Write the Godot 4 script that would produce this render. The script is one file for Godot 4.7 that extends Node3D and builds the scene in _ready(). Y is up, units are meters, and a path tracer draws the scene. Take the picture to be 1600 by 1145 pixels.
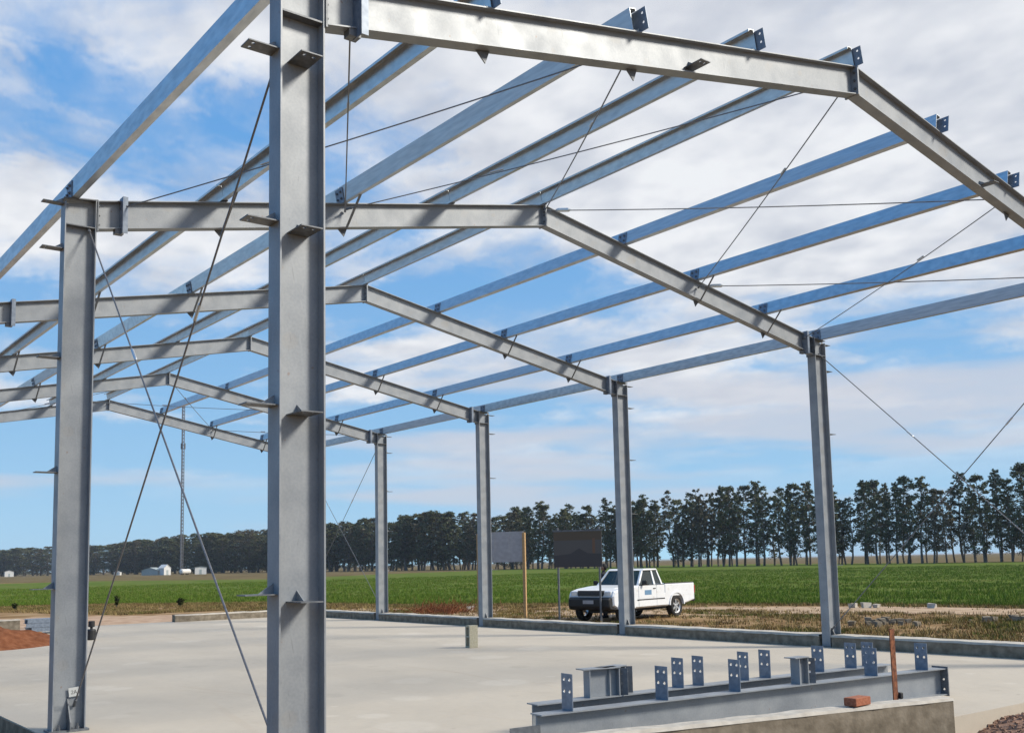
extends Node3D
# World: x across the hall (0 = near wall line, W = far wall line), y up, depth d along the hall; V() turns that into Godot space.
const W := 12.86
const BAY := 5.165
const HE := 5.5
const HR := 6.7485
const RD := 0.311
const CAM := Vector3(-2.9425, 1.586, -6.010)
const YAW := 37.939
const FOCAL := 1612.784
const GROUND := -0.3
var rng := RandomNumberGenerator.new()
var M := {}
var used := {}

func V(x: float, y: float, d: float) -> Vector3:
	return Vector3(x, y, -d)

func at_px(px: float, dist: float, y: float) -> Vector3:   # a point dist metres ahead of the camera along a bearing
	var s := sin(deg_to_rad(YAW)); var c := cos(deg_to_rad(YAW)); var t := (px - 800.0) / FOCAL
	return V(CAM.x + dist * (s + t * c), y, CAM.z + dist * (c - t * s))

# ------------------------------------------------------------------ helpers
func numbered(n: String) -> String:
	if not used.has(n):
		used[n] = 0
		return n
	used[n] += 1
	return "%s_%03d" % [n, used[n]]

func tag(o: Node, label := "", category := "", group := "", kind := "") -> Node:
	if label: o.set_meta("label", label)
	if category: o.set_meta("category", category)
	if group: o.set_meta("group", group)
	if kind: o.set_meta("kind", kind)
	return o

func thing(called: String, where: Vector3, label: String, category: String, group := "") -> Node3D:
	var o := Node3D.new()
	o.name = numbered(called)
	add_child(o)
	o.position = where
	tag(o, label, category, group)
	return o

func mb() -> SurfaceTool:
	var st := SurfaceTool.new()
	st.begin(Mesh.PRIMITIVE_TRIANGLES)
	st.set_smooth_group(-1)
	return st

func build(st: SurfaceTool, called: String, m: Material, parent: Node = null) -> MeshInstance3D:
	st.generate_normals()
	var o := MeshInstance3D.new()
	o.mesh = st.commit()
	o.material_override = m
	return put(o, called, parent)

func put(o: Node3D, called: String, parent: Node = null) -> Node3D:
	if parent == null:
		o.name = numbered(called)
		add_child(o)
	else:
		o.name = called
		parent.add_child(o, true)
	return o

func inst(mesh: Mesh, called: String, m: Material, parent: Node, xf := Transform3D()) -> MeshInstance3D:
	var o := MeshInstance3D.new()
	o.mesh = mesh
	o.material_override = m
	o.transform = xf
	return put(o, called, parent)

func quad(st: SurfaceTool, a: Vector3, b: Vector3, c: Vector3, d: Vector3) -> void:
	for p in [a, b, c, a, c, d]: st.add_vertex(p)

func tri(st: SurfaceTool, a: Vector3, b: Vector3, c: Vector3) -> void:
	for p in [a, b, c]: st.add_vertex(p)

func hexa(st: SurfaceTool, p: Array) -> void:   # p[0..3] one end, p[4..7] the other, same order
	quad(st, p[0], p[1], p[2], p[3]); quad(st, p[7], p[6], p[5], p[4])
	for i in 4:
		var j := (i + 1) % 4
		quad(st, p[i], p[i + 4], p[j + 4], p[j])

func box(st: SurfaceTool, lo: Vector3, hi: Vector3, xf := Transform3D()) -> void:
	var q := []
	for z in [hi.z, lo.z]:
		for c in [Vector2(lo.x, lo.y), Vector2(lo.x, hi.y), Vector2(hi.x, hi.y), Vector2(hi.x, lo.y)]:
			q.append(xf * Vector3(c.x, c.y, z))
	hexa(st, q)

func cbox(st: SurfaceTool, lo: Vector3, hi: Vector3, b: float, xf := Transform3D()) -> void:   # a box with chamfered edges
	var c := (lo + hi) / 2.0; var h := (hi - lo) / 2.0
	var pt := func(s: Vector3, ax: int) -> Vector3:
		var v := h - Vector3(b, b, b)
		v[ax] = h[ax]
		return xf * (c + v * s)
	for ax in 3:
		var u := (ax + 1) % 3; var w := (ax + 2) % 3
		for s in [-1.0, 1.0]:
			var q := []
			for k in [[-1.0, -1.0], [-1.0, 1.0], [1.0, 1.0], [1.0, -1.0]]:
				var sg := Vector3.ZERO
				sg[ax] = s; sg[u] = k[0]; sg[w] = k[1]
				q.append(pt.call(sg, ax))
			if s > 0: quad(st, q[0], q[1], q[2], q[3])
			else: quad(st, q[3], q[2], q[1], q[0])
			for s2 in [-1.0, 1.0]:
				var a := Vector3.ZERO; var e := Vector3.ZERO
				a[ax] = s; a[u] = s2; a[w] = -1.0
				e[ax] = s; e[u] = s2; e[w] = 1.0
				if s * s2 > 0: quad(st, pt.call(a, ax), pt.call(a, u), pt.call(e, u), pt.call(e, ax))
				else: quad(st, pt.call(e, ax), pt.call(e, u), pt.call(a, u), pt.call(a, ax))
	for sx in [-1.0, 1.0]:
		for sy in [-1.0, 1.0]:
			for sz in [-1.0, 1.0]:
				var s := Vector3(sx, sy, sz)
				if sx * sy * sz > 0: tri(st, pt.call(s, 2), pt.call(s, 1), pt.call(s, 0))
				else: tri(st, pt.call(s, 0), pt.call(s, 1), pt.call(s, 2))

func tube(st: SurfaceTool, path: PackedVector3Array, radii: Array, n := 8, caps := true) -> void:
	var rings := []
	for i in path.size():
		var t: Vector3 = (path[mini(i + 1, path.size() - 1)] - path[maxi(i - 1, 0)]).normalized()
		var u := t.cross(Vector3.RIGHT if absf(t.x) < 0.8 else Vector3.UP).normalized()
		var w := t.cross(u)
		var r: float = radii[mini(i, radii.size() - 1)]
		var ring := []
		for k in n:
			var a := TAU * k / n
			ring.append(path[i] + (u * cos(a) + w * sin(a)) * r)
		rings.append(ring)
	for i in path.size() - 1:
		for k in n:
			var j := (k + 1) % n
			quad(st, rings[i][k], rings[i][j], rings[i + 1][j], rings[i + 1][k])
	if caps:
		for k in range(1, n - 1):
			tri(st, rings[0][0], rings[0][k + 1], rings[0][k])
			tri(st, rings[-1][0], rings[-1][k], rings[-1][k + 1])

func prism(st: SurfaceTool, poly: PackedVector2Array, z0: float, z1: float, xf := Transform3D(), wf: Variant = null, bevel := 0.0) -> void:
	# a side outline (x, y) given depth along z; wf(x) scales z, bevel rounds the rim
	var n := poly.size()
	var inner := PackedVector2Array()
	for i in n:
		var a := (poly[i] - poly[(i + n - 1) % n]).normalized(); var b := (poly[(i + 1) % n] - poly[i]).normalized()
		var nn := Vector2(-a.y, a.x) + Vector2(-b.y, b.x)
		inner.append(poly[i] + nn.normalized() * bevel)
	var lay := []
	for L in ([[inner, z0], [poly, z0 + bevel], [poly, z1 - bevel], [inner, z1]] if bevel > 0.0 else [[poly, z0], [poly, z1]]):
		var ring := []
		for p: Vector2 in L[0]:
			var k: float = wf.call(p.x) if wf != null else 1.0
			ring.append(xf * Vector3(p.x, p.y, L[1] * k))
		lay.append(ring)
	for l in lay.size() - 1:
		for i in n:
			var j := (i + 1) % n
			quad(st, lay[l][i], lay[l][j], lay[l + 1][j], lay[l + 1][i])
	var t := Geometry2D.triangulate_polygon(poly)
	for i in range(0, t.size(), 3):
		tri(st, lay[0][t[i]], lay[0][t[i + 1]], lay[0][t[i + 2]])
		tri(st, lay[-1][t[i]], lay[-1][t[i + 2]], lay[-1][t[i + 1]])

func holed_plate(st: SurfaceTool, w: float, h: float, t: float, holes: Array, r: float, xf: Transform3D) -> void:
	# a plate in local x (0..w), y (0..h), thickness t along z, with round holes cut through; holes on a grid of columns and rows
	var xs := [0.0]; var ys := [0.0]
	for q: Vector2 in holes:
		for v in [q.x - r * 1.7, q.x + r * 1.7]: xs.append(clampf(v, 0, w))
		for v in [q.y - r * 1.7, q.y + r * 1.7]: ys.append(clampf(v, 0, h))
	xs.append(w); ys.append(h)
	xs.sort(); ys.sort()
	for i in xs.size() - 1:
		if xs[i + 1] - xs[i] < 1e-4: continue
		for j in ys.size() - 1:
			if ys[j + 1] - ys[j] < 1e-4: continue
			var a := Vector2(xs[i], ys[j]); var b := Vector2(xs[i + 1], ys[j + 1])
			var hit := false
			for q: Vector2 in holes:
				if q.x > a.x and q.x < b.x and q.y > a.y and q.y < b.y:
					hit = true
					var rim := []; var edge := []
					for k in 8:
						var d := Vector2.from_angle(TAU * k / 8.0)
						rim.append(q + d * r)
						var s := INF
						if absf(d.x) > 1e-6: s = minf(s, ((b.x if d.x > 0 else a.x) - q.x) / d.x)
						if absf(d.y) > 1e-6: s = minf(s, ((b.y if d.y > 0 else a.y) - q.y) / d.y)
						edge.append(q + d * s)
						if k % 2 == 1: edge[-1] = Vector2(b.x if d.x > 0 else a.x, b.y if d.y > 0 else a.y)
					for k in 8:
						var l := (k + 1) % 8
						for z in [0.0, t]:
							quad(st, xf * Vector3(rim[k].x, rim[k].y, z), xf * Vector3(rim[l].x, rim[l].y, z), xf * Vector3(edge[l].x, edge[l].y, z), xf * Vector3(edge[k].x, edge[k].y, z))
						quad(st, xf * Vector3(rim[k].x, rim[k].y, 0), xf * Vector3(rim[l].x, rim[l].y, 0), xf * Vector3(rim[l].x, rim[l].y, t), xf * Vector3(rim[k].x, rim[k].y, t))
			if not hit:
				for z in [0.0, t]:
					quad(st, xf * Vector3(a.x, a.y, z), xf * Vector3(b.x, a.y, z), xf * Vector3(b.x, b.y, z), xf * Vector3(a.x, b.y, z))
	var c := [Vector2(0, 0), Vector2(w, 0), Vector2(w, h), Vector2(0, h)]
	for k in 4:
		var p: Vector2 = c[k]; var q: Vector2 = c[(k + 1) % 4]
		quad(st, xf * Vector3(p.x, p.y, 0), xf * Vector3(q.x, q.y, 0), xf * Vector3(q.x, q.y, t), xf * Vector3(p.x, p.y, t))

# ------------------------------------------------------------------ materials
func noise_tex(seed_: int, freq: float, stops: Array, size := 512, oct := 5, normal := false, bump := 2.0) -> NoiseTexture2D:
	var n := FastNoiseLite.new()
	n.seed = seed_; n.frequency = freq; n.fractal_octaves = oct
	n.noise_type = FastNoiseLite.TYPE_SIMPLEX_SMOOTH
	var t := NoiseTexture2D.new()
	t.width = size; t.height = size; t.seamless = true; t.noise = n
	if normal:
		t.as_normal_map = true; t.bump_strength = bump
	else:
		var g := Gradient.new()
		var off := PackedFloat32Array(); var col := PackedColorArray()
		for s in stops:
			off.append(s[0]); col.append((s[1] as Color).linear_to_srgb())
		g.offsets = off; g.colors = col
		t.color_ramp = g
	return t

func mat(called: String, c: Color, rough := 0.8, metal := 0.0) -> StandardMaterial3D:   # c is a linear base colour
	var m := StandardMaterial3D.new()
	m.resource_name = called
	m.albedo_color = c.linear_to_srgb()
	m.roughness = rough
	m.metallic = metal
	M[called] = m
	return m

func tex_mat(called: String, stops: Array, per_m: float, rough := 0.85, metal := 0.0, seed_ := 1, freq := 0.012, bump := 0.0, size := 512) -> StandardMaterial3D:
	var m := mat(called, Color(1, 1, 1), rough, metal)
	m.albedo_texture = noise_tex(seed_, freq, stops, size)
	m.uv1_triplanar = true; m.uv1_world_triplanar = true
	m.uv1_scale = Vector3.ONE * per_m
	if bump > 0.0:
		m.normal_enabled = true
		m.normal_texture = noise_tex(seed_ + 7, freq * 3.0, [], size, 4, true, bump)
	return m

func worn_tex(seed_: int, size: int, dark: Color, light: Color, contrast: float, marks: Array) -> ImageTexture:
	# a cloudy base colour with grain, and over it marks of real matter: [count, linear colour, min radius, max radius, stretch along v, strength]
	var r := RandomNumberGenerator.new()
	r.seed = seed_
	var n1 := FastNoiseLite.new(); n1.seed = seed_; n1.frequency = 6.0 / size; n1.fractal_octaves = 5
	var n2 := FastNoiseLite.new(); n2.seed = seed_ + 1; n2.frequency = 90.0 / size; n2.fractal_octaves = 3
	var a := n1.get_seamless_image(size, size).get_data(); var b := n2.get_seamless_image(size, size).get_data()
	var px := PackedFloat32Array()
	px.resize(size * size * 3)
	for i in size * size:
		var t := clampf(0.5 + ((a[i] - 127.0) / 127.0) * contrast + ((b[i] - 127.0) / 127.0) * contrast * 0.45, 0.0, 1.0)
		px[i * 3] = lerpf(dark.r, light.r, t); px[i * 3 + 1] = lerpf(dark.g, light.g, t); px[i * 3 + 2] = lerpf(dark.b, light.b, t)
	for m in marks:
		for k in m[0]:
			var cx := r.randf() * size; var cy := r.randf() * size
			var rad: float = lerpf(m[2], m[3], pow(r.randf(), 2.5))
			var st: float = m[4] * r.randf_range(0.6, 1.4)
			var ang := r.randf_range(-0.25, 0.25) if m[4] > 1.5 else r.randf() * TAU
			var ca := cos(ang); var sa := sin(ang)
			var ext := int(ceil(rad * maxf(st, 1.0))) + 1
			var col: Color = m[1]; var am: float = m[5] * r.randf_range(0.4, 1.0)
			for dy in range(-ext, ext + 1):
				for dx in range(-ext, ext + 1):
					var u := (dx * ca + dy * sa) / rad; var v := (-dx * sa + dy * ca) / (rad * st)
					var q := u * u + v * v
					if q > 1.0: continue
					var x := posmod(int(cx) + dx, size); var y := posmod(int(cy) + dy, size)
					var i := (y * size + x)
					var w := am * clampf((1.0 - q) * 2.0, 0.0, 1.0) * clampf(0.35 + b[i] / 160.0, 0.0, 1.0)
					px[i * 3] = lerpf(px[i * 3], col.r, w); px[i * 3 + 1] = lerpf(px[i * 3 + 1], col.g, w); px[i * 3 + 2] = lerpf(px[i * 3 + 2], col.b, w)
	var out := PackedByteArray()
	out.resize(size * size * 3)
	for i in px.size(): out[i] = int(clampf(_srgb(px[i]), 0.0, 1.0) * 255.0 + 0.5)
	return ImageTexture.create_from_image(Image.create_from_data(size, size, false, Image.FORMAT_RGB8, out))

func g(v: float, warm := 0.0) -> Color:
	return Color(v * (1.0 + warm), v, v * (1.0 - warm * 1.4))

func make_materials() -> void:
	var m := tex_mat("grey_paint", [[0.0, g(0.2)], [1.0, g(0.3)]], 0.42, 0.55, 0.2, 3)
	m.albedo_texture = worn_tex(3, 1024, Color(0.195, 0.215, 0.24), Color(0.295, 0.313, 0.333), 0.5, [[50, Color(0.29, 0.315, 0.34), 2.0, 5.0, 26.0, 0.28], [160, Color(0.34, 0.35, 0.36), 0.8, 1.6, 16.0, 0.4], [160, Color(0.10, 0.105, 0.11), 0.8, 2.0, 9.0, 0.4], [130, Color(0.20, 0.10, 0.055), 0.8, 4.5, 1.2, 0.5], [50, Color(0.26, 0.225, 0.18), 6.0, 34.0, 1.2, 0.2]])
	m.roughness_texture = noise_tex(41, 0.02, [[0.0, g(0.5)], [1.0, g(1.0)]], 256)
	for k in 3:
		m = tex_mat("galvanised" + ["", "_b", "_c"][k], [[0.0, Color(0.44, 0.475, 0.505)], [0.5, Color(0.555, 0.585, 0.61)], [1.0, Color(0.66, 0.685, 0.70)]], 1.1, 0.5, 0.93, 5 + k * 31, 0.02, 0.0)
		m.uv1_scale = [Vector3(1.3, 1.3, 0.35), Vector3(2.1, 2.1, 0.22), Vector3(0.8, 0.8, 0.5)][k]
		m.uv1_offset = Vector3(0.31, 0.17, 0.53) * k
		m.roughness_texture = noise_tex(43 + k, 0.02, [[0.0, g([0.5, 0.62, 0.42][k])], [1.0, g(1.0)]], 256)
		m.roughness = [0.48, 0.58, 0.42][k]
	tex_mat("dark_plate", [[0.0, Color(0.09, 0.10, 0.115)], [1.0, Color(0.19, 0.20, 0.215)]], 1.5, 0.5, 0.3, 8, 0.02)
	tex_mat("blue_plate", [[0.0, Color(0.13, 0.16, 0.21)], [1.0, Color(0.24, 0.28, 0.34)]], 1.3, 0.45, 0.3, 9, 0.02)
	tex_mat("rod_steel", [[0.0, Color(0.10, 0.10, 0.11)], [1.0, Color(0.26, 0.26, 0.27)]], 2.0, 0.45, 0.5, 10, 0.03)
	m = tex_mat("slab", [[0.0, g(0.2)], [1.0, g(0.3)]], 0.085, 0.82, 0.0, 12, 0.012, 0.3)
	m.albedo_texture = worn_tex(12, 1024, Color(0.395, 0.347, 0.28), Color(0.495, 0.44, 0.36), 0.24, [[90, Color(0.33, 0.285, 0.225), 3.0, 26.0, 1.0, 0.30], [60, Color(0.60, 0.55, 0.47), 4.0, 40.0, 1.0, 0.30], [500, Color(0.22, 0.185, 0.14), 0.7, 2.2, 1.0, 0.6], [26, Color(0.34, 0.25, 0.17), 2.0, 5.0, 30.0, 0.18]])
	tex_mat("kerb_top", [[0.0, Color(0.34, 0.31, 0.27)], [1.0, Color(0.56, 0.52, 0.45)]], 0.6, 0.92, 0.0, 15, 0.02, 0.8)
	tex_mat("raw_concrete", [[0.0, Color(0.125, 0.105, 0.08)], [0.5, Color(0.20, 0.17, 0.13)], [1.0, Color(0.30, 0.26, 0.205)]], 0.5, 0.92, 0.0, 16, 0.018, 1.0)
	tex_mat("block_concrete", [[0.0, Color(0.28, 0.26, 0.19)], [1.0, Color(0.46, 0.43, 0.34)]], 2.0, 0.95, 0.0, 17, 0.03, 1.2)
	tex_mat("clay", [[0.0, Color(0.21, 0.07, 0.034)], [0.5, Color(0.30, 0.10, 0.05)], [1.0, Color(0.40, 0.17, 0.10)]], 3.0, 0.9, 0.0, 18, 0.02, 0.8)
	tex_mat("red_earth", [[0.0, Color(0.11, 0.040, 0.020)], [0.5, Color(0.19, 0.075, 0.038)], [1.0, Color(0.27, 0.12, 0.065)]], 0.5, 0.96, 0.0, 19, 0.02, 1.5)
	tex_mat("gravel", [[0.0, Color(0.16, 0.09, 0.062)], [0.5, Color(0.27, 0.165, 0.118)], [1.0, Color(0.40, 0.29, 0.22)]], 0.8, 0.96, 0.0, 20, 0.05, 2.0)
	tex_mat("soil", [[0.0, Color(0.15, 0.09, 0.045)], [0.4, Color(0.22, 0.14, 0.07)], [0.65, Color(0.28, 0.185, 0.10)], [1.0, Color(0.34, 0.25, 0.15)]], 0.03, 0.97, 0.0, 21, 0.012, 1.2, 1024)
	tex_mat("track", [[0.0, Color(0.31, 0.215, 0.14)], [0.5, Color(0.41, 0.30, 0.205)], [1.0, Color(0.50, 0.385, 0.28)]], 0.12, 0.97, 0.0, 22, 0.02, 1.0)
	tex_mat("pink_dirt", [[0.0, Color(0.30, 0.20, 0.135)], [0.5, Color(0.40, 0.28, 0.195)], [1.0, Color(0.47, 0.35, 0.26)]], 0.12, 0.97, 0.0, 23, 0.02, 1.0)
	tex_mat("crop", [[0.0, Color(0.065, 0.10, 0.016)], [0.4, Color(0.085, 0.13, 0.021)], [0.62, Color(0.115, 0.145, 0.032)], [1.0, Color(0.16, 0.14, 0.05)]], 0.016, 0.95, 0.0, 24, 0.010, 1.0, 1024)
	tex_mat("stubble", [[0.0, Color(0.085, 0.07, 0.034)], [0.5, Color(0.135, 0.10, 0.052)], [1.0, Color(0.19, 0.16, 0.075)]], 0.012, 0.97, 0.0, 25, 0.012, 0.8)
	tex_mat("timber", [[0.0, Color(0.36, 0.21, 0.09)], [1.0, Color(0.55, 0.37, 0.19)]], 1.5, 0.85, 0.0, 26, 0.02)
	tex_mat("rust", [[0.0, Color(0.06, 0.022, 0.012)], [0.5, Color(0.16, 0.055, 0.024)], [1.0, Color(0.27, 0.10, 0.042)]], 1.6, 0.9, 0.0, 27, 0.02, 0.8)
	tex_mat("board_grey", [[0.0, Color(0.34, 0.32, 0.32)], [1.0, Color(0.47, 0.45, 0.45)]], 0.7, 0.7, 0.1, 28, 0.015)
	tex_mat("bark", [[0.0, Color(0.055, 0.045, 0.036)], [0.6, Color(0.12, 0.105, 0.09)], [1.0, Color(0.23, 0.21, 0.19)]], 0.25, 0.95, 0.0, 29, 0.02)
	m = mat("leaf", Color(1, 1, 1), 0.75)
	m.vertex_color_use_as_albedo = true
	m.backlight_enabled = true
	m.backlight = Color(0.03, 0.04, 0.01)
	m = mat("blade", Color(1, 1, 1), 0.9)
	m.vertex_color_use_as_albedo = true
	mat("white_paint", Color(0.72, 0.74, 0.77), 0.3).clearcoat_enabled = true
	m = M.white_paint
	m.albedo_color = Color.WHITE
	m.albedo_texture = worn_tex(30, 256, Color(0.66, 0.675, 0.70), Color(0.75, 0.77, 0.79), 0.4, [[60, Color(0.42, 0.33, 0.25), 1.0, 9.0, 1.0, 0.35]])
	m.uv1_triplanar = true; m.uv1_world_triplanar = true; m.uv1_scale = Vector3.ONE * 0.55
	tex_mat("far_white", [[0.0, Color(0.50, 0.49, 0.47)], [1.0, Color(0.74, 0.74, 0.72)]], 0.2, 0.8, 0.0, 31, 0.02)
	tex_mat("far_roof", [[0.0, Color(0.26, 0.31, 0.31)], [1.0, Color(0.38, 0.42, 0.42)]], 0.2, 0.6, 0.0, 32, 0.02)
	mat("black_plastic", Color(0.012, 0.012, 0.013), 0.55)
	mat("tyre_rubber", Color(0.02, 0.02, 0.02), 0.9)
	mat("alloy", Color(0.62, 0.63, 0.64), 0.35, 0.7)
	mat("lamp_lens", Color(0.75, 0.77, 0.78), 0.12, 0.3)
	mat("tail_lens", Color(0.35, 0.02, 0.02), 0.2)
	mat("door_blue", Color(0.13, 0.24, 0.38), 0.4)
	mat("seat_cloth", Color(0.05, 0.05, 0.055), 0.95)
	m = mat("glass", Color(0.02, 0.03, 0.03), 0.05)
	m.transparency = BaseMaterial3D.TRANSPARENCY_ALPHA
	m.albedo_color.a = 0.68
	mat("skin", Color(0.30, 0.17, 0.11), 0.6)
	mat("dark_cloth", Color(0.022, 0.022, 0.028), 0.95)
	mat("dark_hair", Color(0.012, 0.010, 0.009), 0.8)
	mat("white_tag", Color(0.50, 0.51, 0.50), 0.8)
	mat("ink", Color(0.06, 0.06, 0.06), 0.7)
	mat("sign_dark", Color(0.055, 0.05, 0.052), 0.6)
	mat("sign_brown", Color(0.10, 0.075, 0.05), 0.7)
	mat("sign_orange", Color(0.16, 0.09, 0.055), 0.7)
	mat("sign_slate", Color(0.10, 0.092, 0.085), 0.7)

# ------------------------------------------------------------------ sky
func sky_texture() -> ImageTexture:
	var sw := 4096; var sh := 2048
	var cloud := FastNoiseLite.new()
	cloud.seed = 77; cloud.noise_type = FastNoiseLite.TYPE_SIMPLEX_SMOOTH; cloud.frequency = 0.55; cloud.fractal_octaves = 7; cloud.fractal_gain = 0.55
	cloud.domain_warp_enabled = true; cloud.domain_warp_amplitude = 0.5; cloud.domain_warp_frequency = 0.6
	var fine := FastNoiseLite.new()
	fine.seed = 5; fine.noise_type = FastNoiseLite.TYPE_SIMPLEX_SMOOTH; fine.frequency = 2.6; fine.fractal_octaves = 4
	var streak := FastNoiseLite.new()
	streak.seed = 23; streak.noise_type = FastNoiseLite.TYPE_SIMPLEX_SMOOTH; streak.frequency = 1.0; streak.fractal_octaves = 5
	var lean := Vector2(sin(deg_to_rad(95.0)), -cos(deg_to_rad(95.0)))
	var data := PackedByteArray()
	data.resize(sw * sh * 3)
	var mid := deg_to_rad(YAW)
	var y := 0
	while y < sh:
		var el := (0.5 - (y + 0.5) / sh) * PI
		var coarse := 4 if el > 0.75 or el < 0.0 else 1
		if el < -0.02: coarse = 8
		var rows := mini(coarse, sh - y)
		var x := 0
		var sy := sin(el); var cy := cos(el)
		var haze := pow(clampf(1.0 - sy, 0.0, 1.0), 4.0)
		while x < sw:
			var az := ((x + 0.5) / sw) * TAU   # the panorama's first column looks along -z
			var off := wrapf(az - mid, -PI, PI)
			var step := coarse
			if absf(off) > 0.62: step = maxi(step, 4)
			var dx := sin(az) * cy; var dz := -cos(az) * cy
			var col := Vector3(0.10, 0.33, 0.74).lerp(Vector3(0.44, 0.72, 0.92), haze)
			if el > 0.0:
				var k := 1.0 / (sy + 0.09)
				var u := dx * k; var v := dz * k
				var n := cloud.get_noise_2d(u, v)
				var side := (dx * lean.x + dz * lean.y) / maxf(cy, 0.01)
				var cover := -0.38 + 0.58 * side + 0.62 * smoothstep(0.14, 0.40, el) * (0.55 + 0.45 * side)
				var d := smoothstep(-0.26, 0.30, n + cover + 0.16 * fine.get_noise_2d(u * 1.7 + 9.0, v * 1.2))
				d *= smoothstep(0.05, 0.16, el) * 0.94
				if d > 0.01:
					var f := fine.get_noise_2d(u, v) + 0.5 * fine.get_noise_2d(u * 3.1 + 5.0, v * 2.3)
					var s := clampf(0.60 + 0.75 * f + 0.6 * n, 0.0, 1.0)
					var c := Vector3(0.60, 0.63, 0.70).lerp(Vector3(0.92, 0.925, 0.94), s)
					col = col.lerp(c, d)
				var low := streak.get_noise_2d(az * 1.5, el * 15.0)
				var b := smoothstep(-0.05, 0.45, low + 0.42 * side - 0.12) * smoothstep(0.015, 0.07, el) * (1.0 - smoothstep(0.15, 0.26, el))
				col = col.lerp(Vector3(0.62, 0.655, 0.74), 0.78 * b)
			else:
				col = Vector3(0.30, 0.27, 0.22)
			var r := int(clampf(_srgb(col.x), 0, 1) * 255.0 + 0.5); var gg := int(clampf(_srgb(col.y), 0, 1) * 255.0 + 0.5); var bb := int(clampf(_srgb(col.z), 0, 1) * 255.0 + 0.5)
			for yy in rows:
				var o := ((y + yy) * sw + x) * 3
				for xx in mini(step, sw - x):
					data[o] = r; data[o + 1] = gg; data[o + 2] = bb
					o += 3
			x += step
		y += rows
	return ImageTexture.create_from_image(Image.create_from_data(sw, sh, false, Image.FORMAT_RGB8, data))

func _srgb(v: float) -> float:
	return v * 12.92 if v < 0.0031308 else 1.055 * pow(v, 1.0 / 2.4) - 0.055

# ------------------------------------------------------------------ scene
func _ready() -> void:
	rng.seed = 4242
	make_materials()
	var cam := Camera3D.new()
	cam.name = "camera"
	add_child(cam)
	cam.position = V(CAM.x, CAM.y, CAM.z)
	cam.basis = Basis(Vector3.UP, -deg_to_rad(YAW)) * Basis(Vector3.RIGHT, deg_to_rad(6.154)) * Basis(Vector3.BACK, deg_to_rad(-1.215))
	cam.projection = Camera3D.PROJECTION_FRUSTUM
	cam.near = 0.1
	cam.far = 6000.0
	cam.size = 0.1 * 1145.0 / FOCAL
	cam.frustum_offset = Vector2(0, 0.1 * (705.695 - 572.5) / FOCAL)
	cam.current = true
	var we := WorldEnvironment.new()
	we.name = "environment"
	var e := Environment.new()
	e.background_mode = Environment.BG_SKY
	var sm := PanoramaSkyMaterial.new()
	sm.panorama = sky_texture()
	e.sky = Sky.new()
	e.sky.sky_material = sm
	e.tonemap_mode = Environment.TONE_MAPPER_LINEAR
	e.tonemap_exposure = 1.0
	e.sdfgi_enabled = true; e.ssao_enabled = true; e.ssil_enabled = true
	e.fog_enabled = true
	e.fog_density = 0.00012
	e.fog_light_color = Color(0.86, 0.92, 1.0)
	we.environment = e
	add_child(we)
	var sun := DirectionalLight3D.new()
	sun.name = "sun"
	add_child(sun)
	sun.look_at_from_position(Vector3.ZERO, Vector3(-0.72, -0.80, -0.78), Vector3.UP)
	sun.light_energy = 1.55
	sun.light_color = Color(1.0, 0.968, 0.91)
	sun.light_angular_distance = 12.0
	sun.shadow_enabled = true
	print("sky done ", Time.get_ticks_msec())
	for nm in ["soil", "track", "pink_dirt", "crop", "stubble", "red_earth", "gravel", "raw_concrete", "leaf", "blade"]: M[nm].metallic_specular = 0.12
	make_ground()
	make_kerbs()
	make_building()
	print("building ", Time.get_ticks_msec())
	make_beam_stack()
	make_yard()
	make_truck()
	make_person()
	make_signs()
	print("objects ", Time.get_ticks_msec())
	make_far()
	make_trees()
	make_grass()
	print("done ", Time.get_ticks_msec())

# a flat sheet from two edge lines of (x, d) points
func sheet(called: String, near: Array, far: Array, y: float, m: Material, wob := 0.0) -> void:
	var st := mb()
	var n := 60
	var pa := PackedVector2Array(near); var pb := PackedVector2Array(far)
	var pick := func(p: PackedVector2Array, t: float) -> Vector2:
		var f := t * (p.size() - 1); var i := mini(int(f), p.size() - 2)
		return p[i].lerp(p[i + 1], f - i)
	var a0 := []; var b0 := []
	for i in n + 1:
		var t := float(i) / n
		var a: Vector2 = pick.call(pa, t); var b: Vector2 = pick.call(pb, t)
		var dir := (b - a).normalized()
		a0.append(a + dir * rng.randf_range(-wob, wob)); b0.append(b + dir * rng.randf_range(-wob, wob))
	for i in n:
		quad(st, V(a0[i].x, y, a0[i].y), V(b0[i].x, y, b0[i].y), V(b0[i + 1].x, y, b0[i + 1].y), V(a0[i + 1].x, y, a0[i + 1].y))
	tag(build(st, called, m), "", "", "", "structure")

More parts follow.
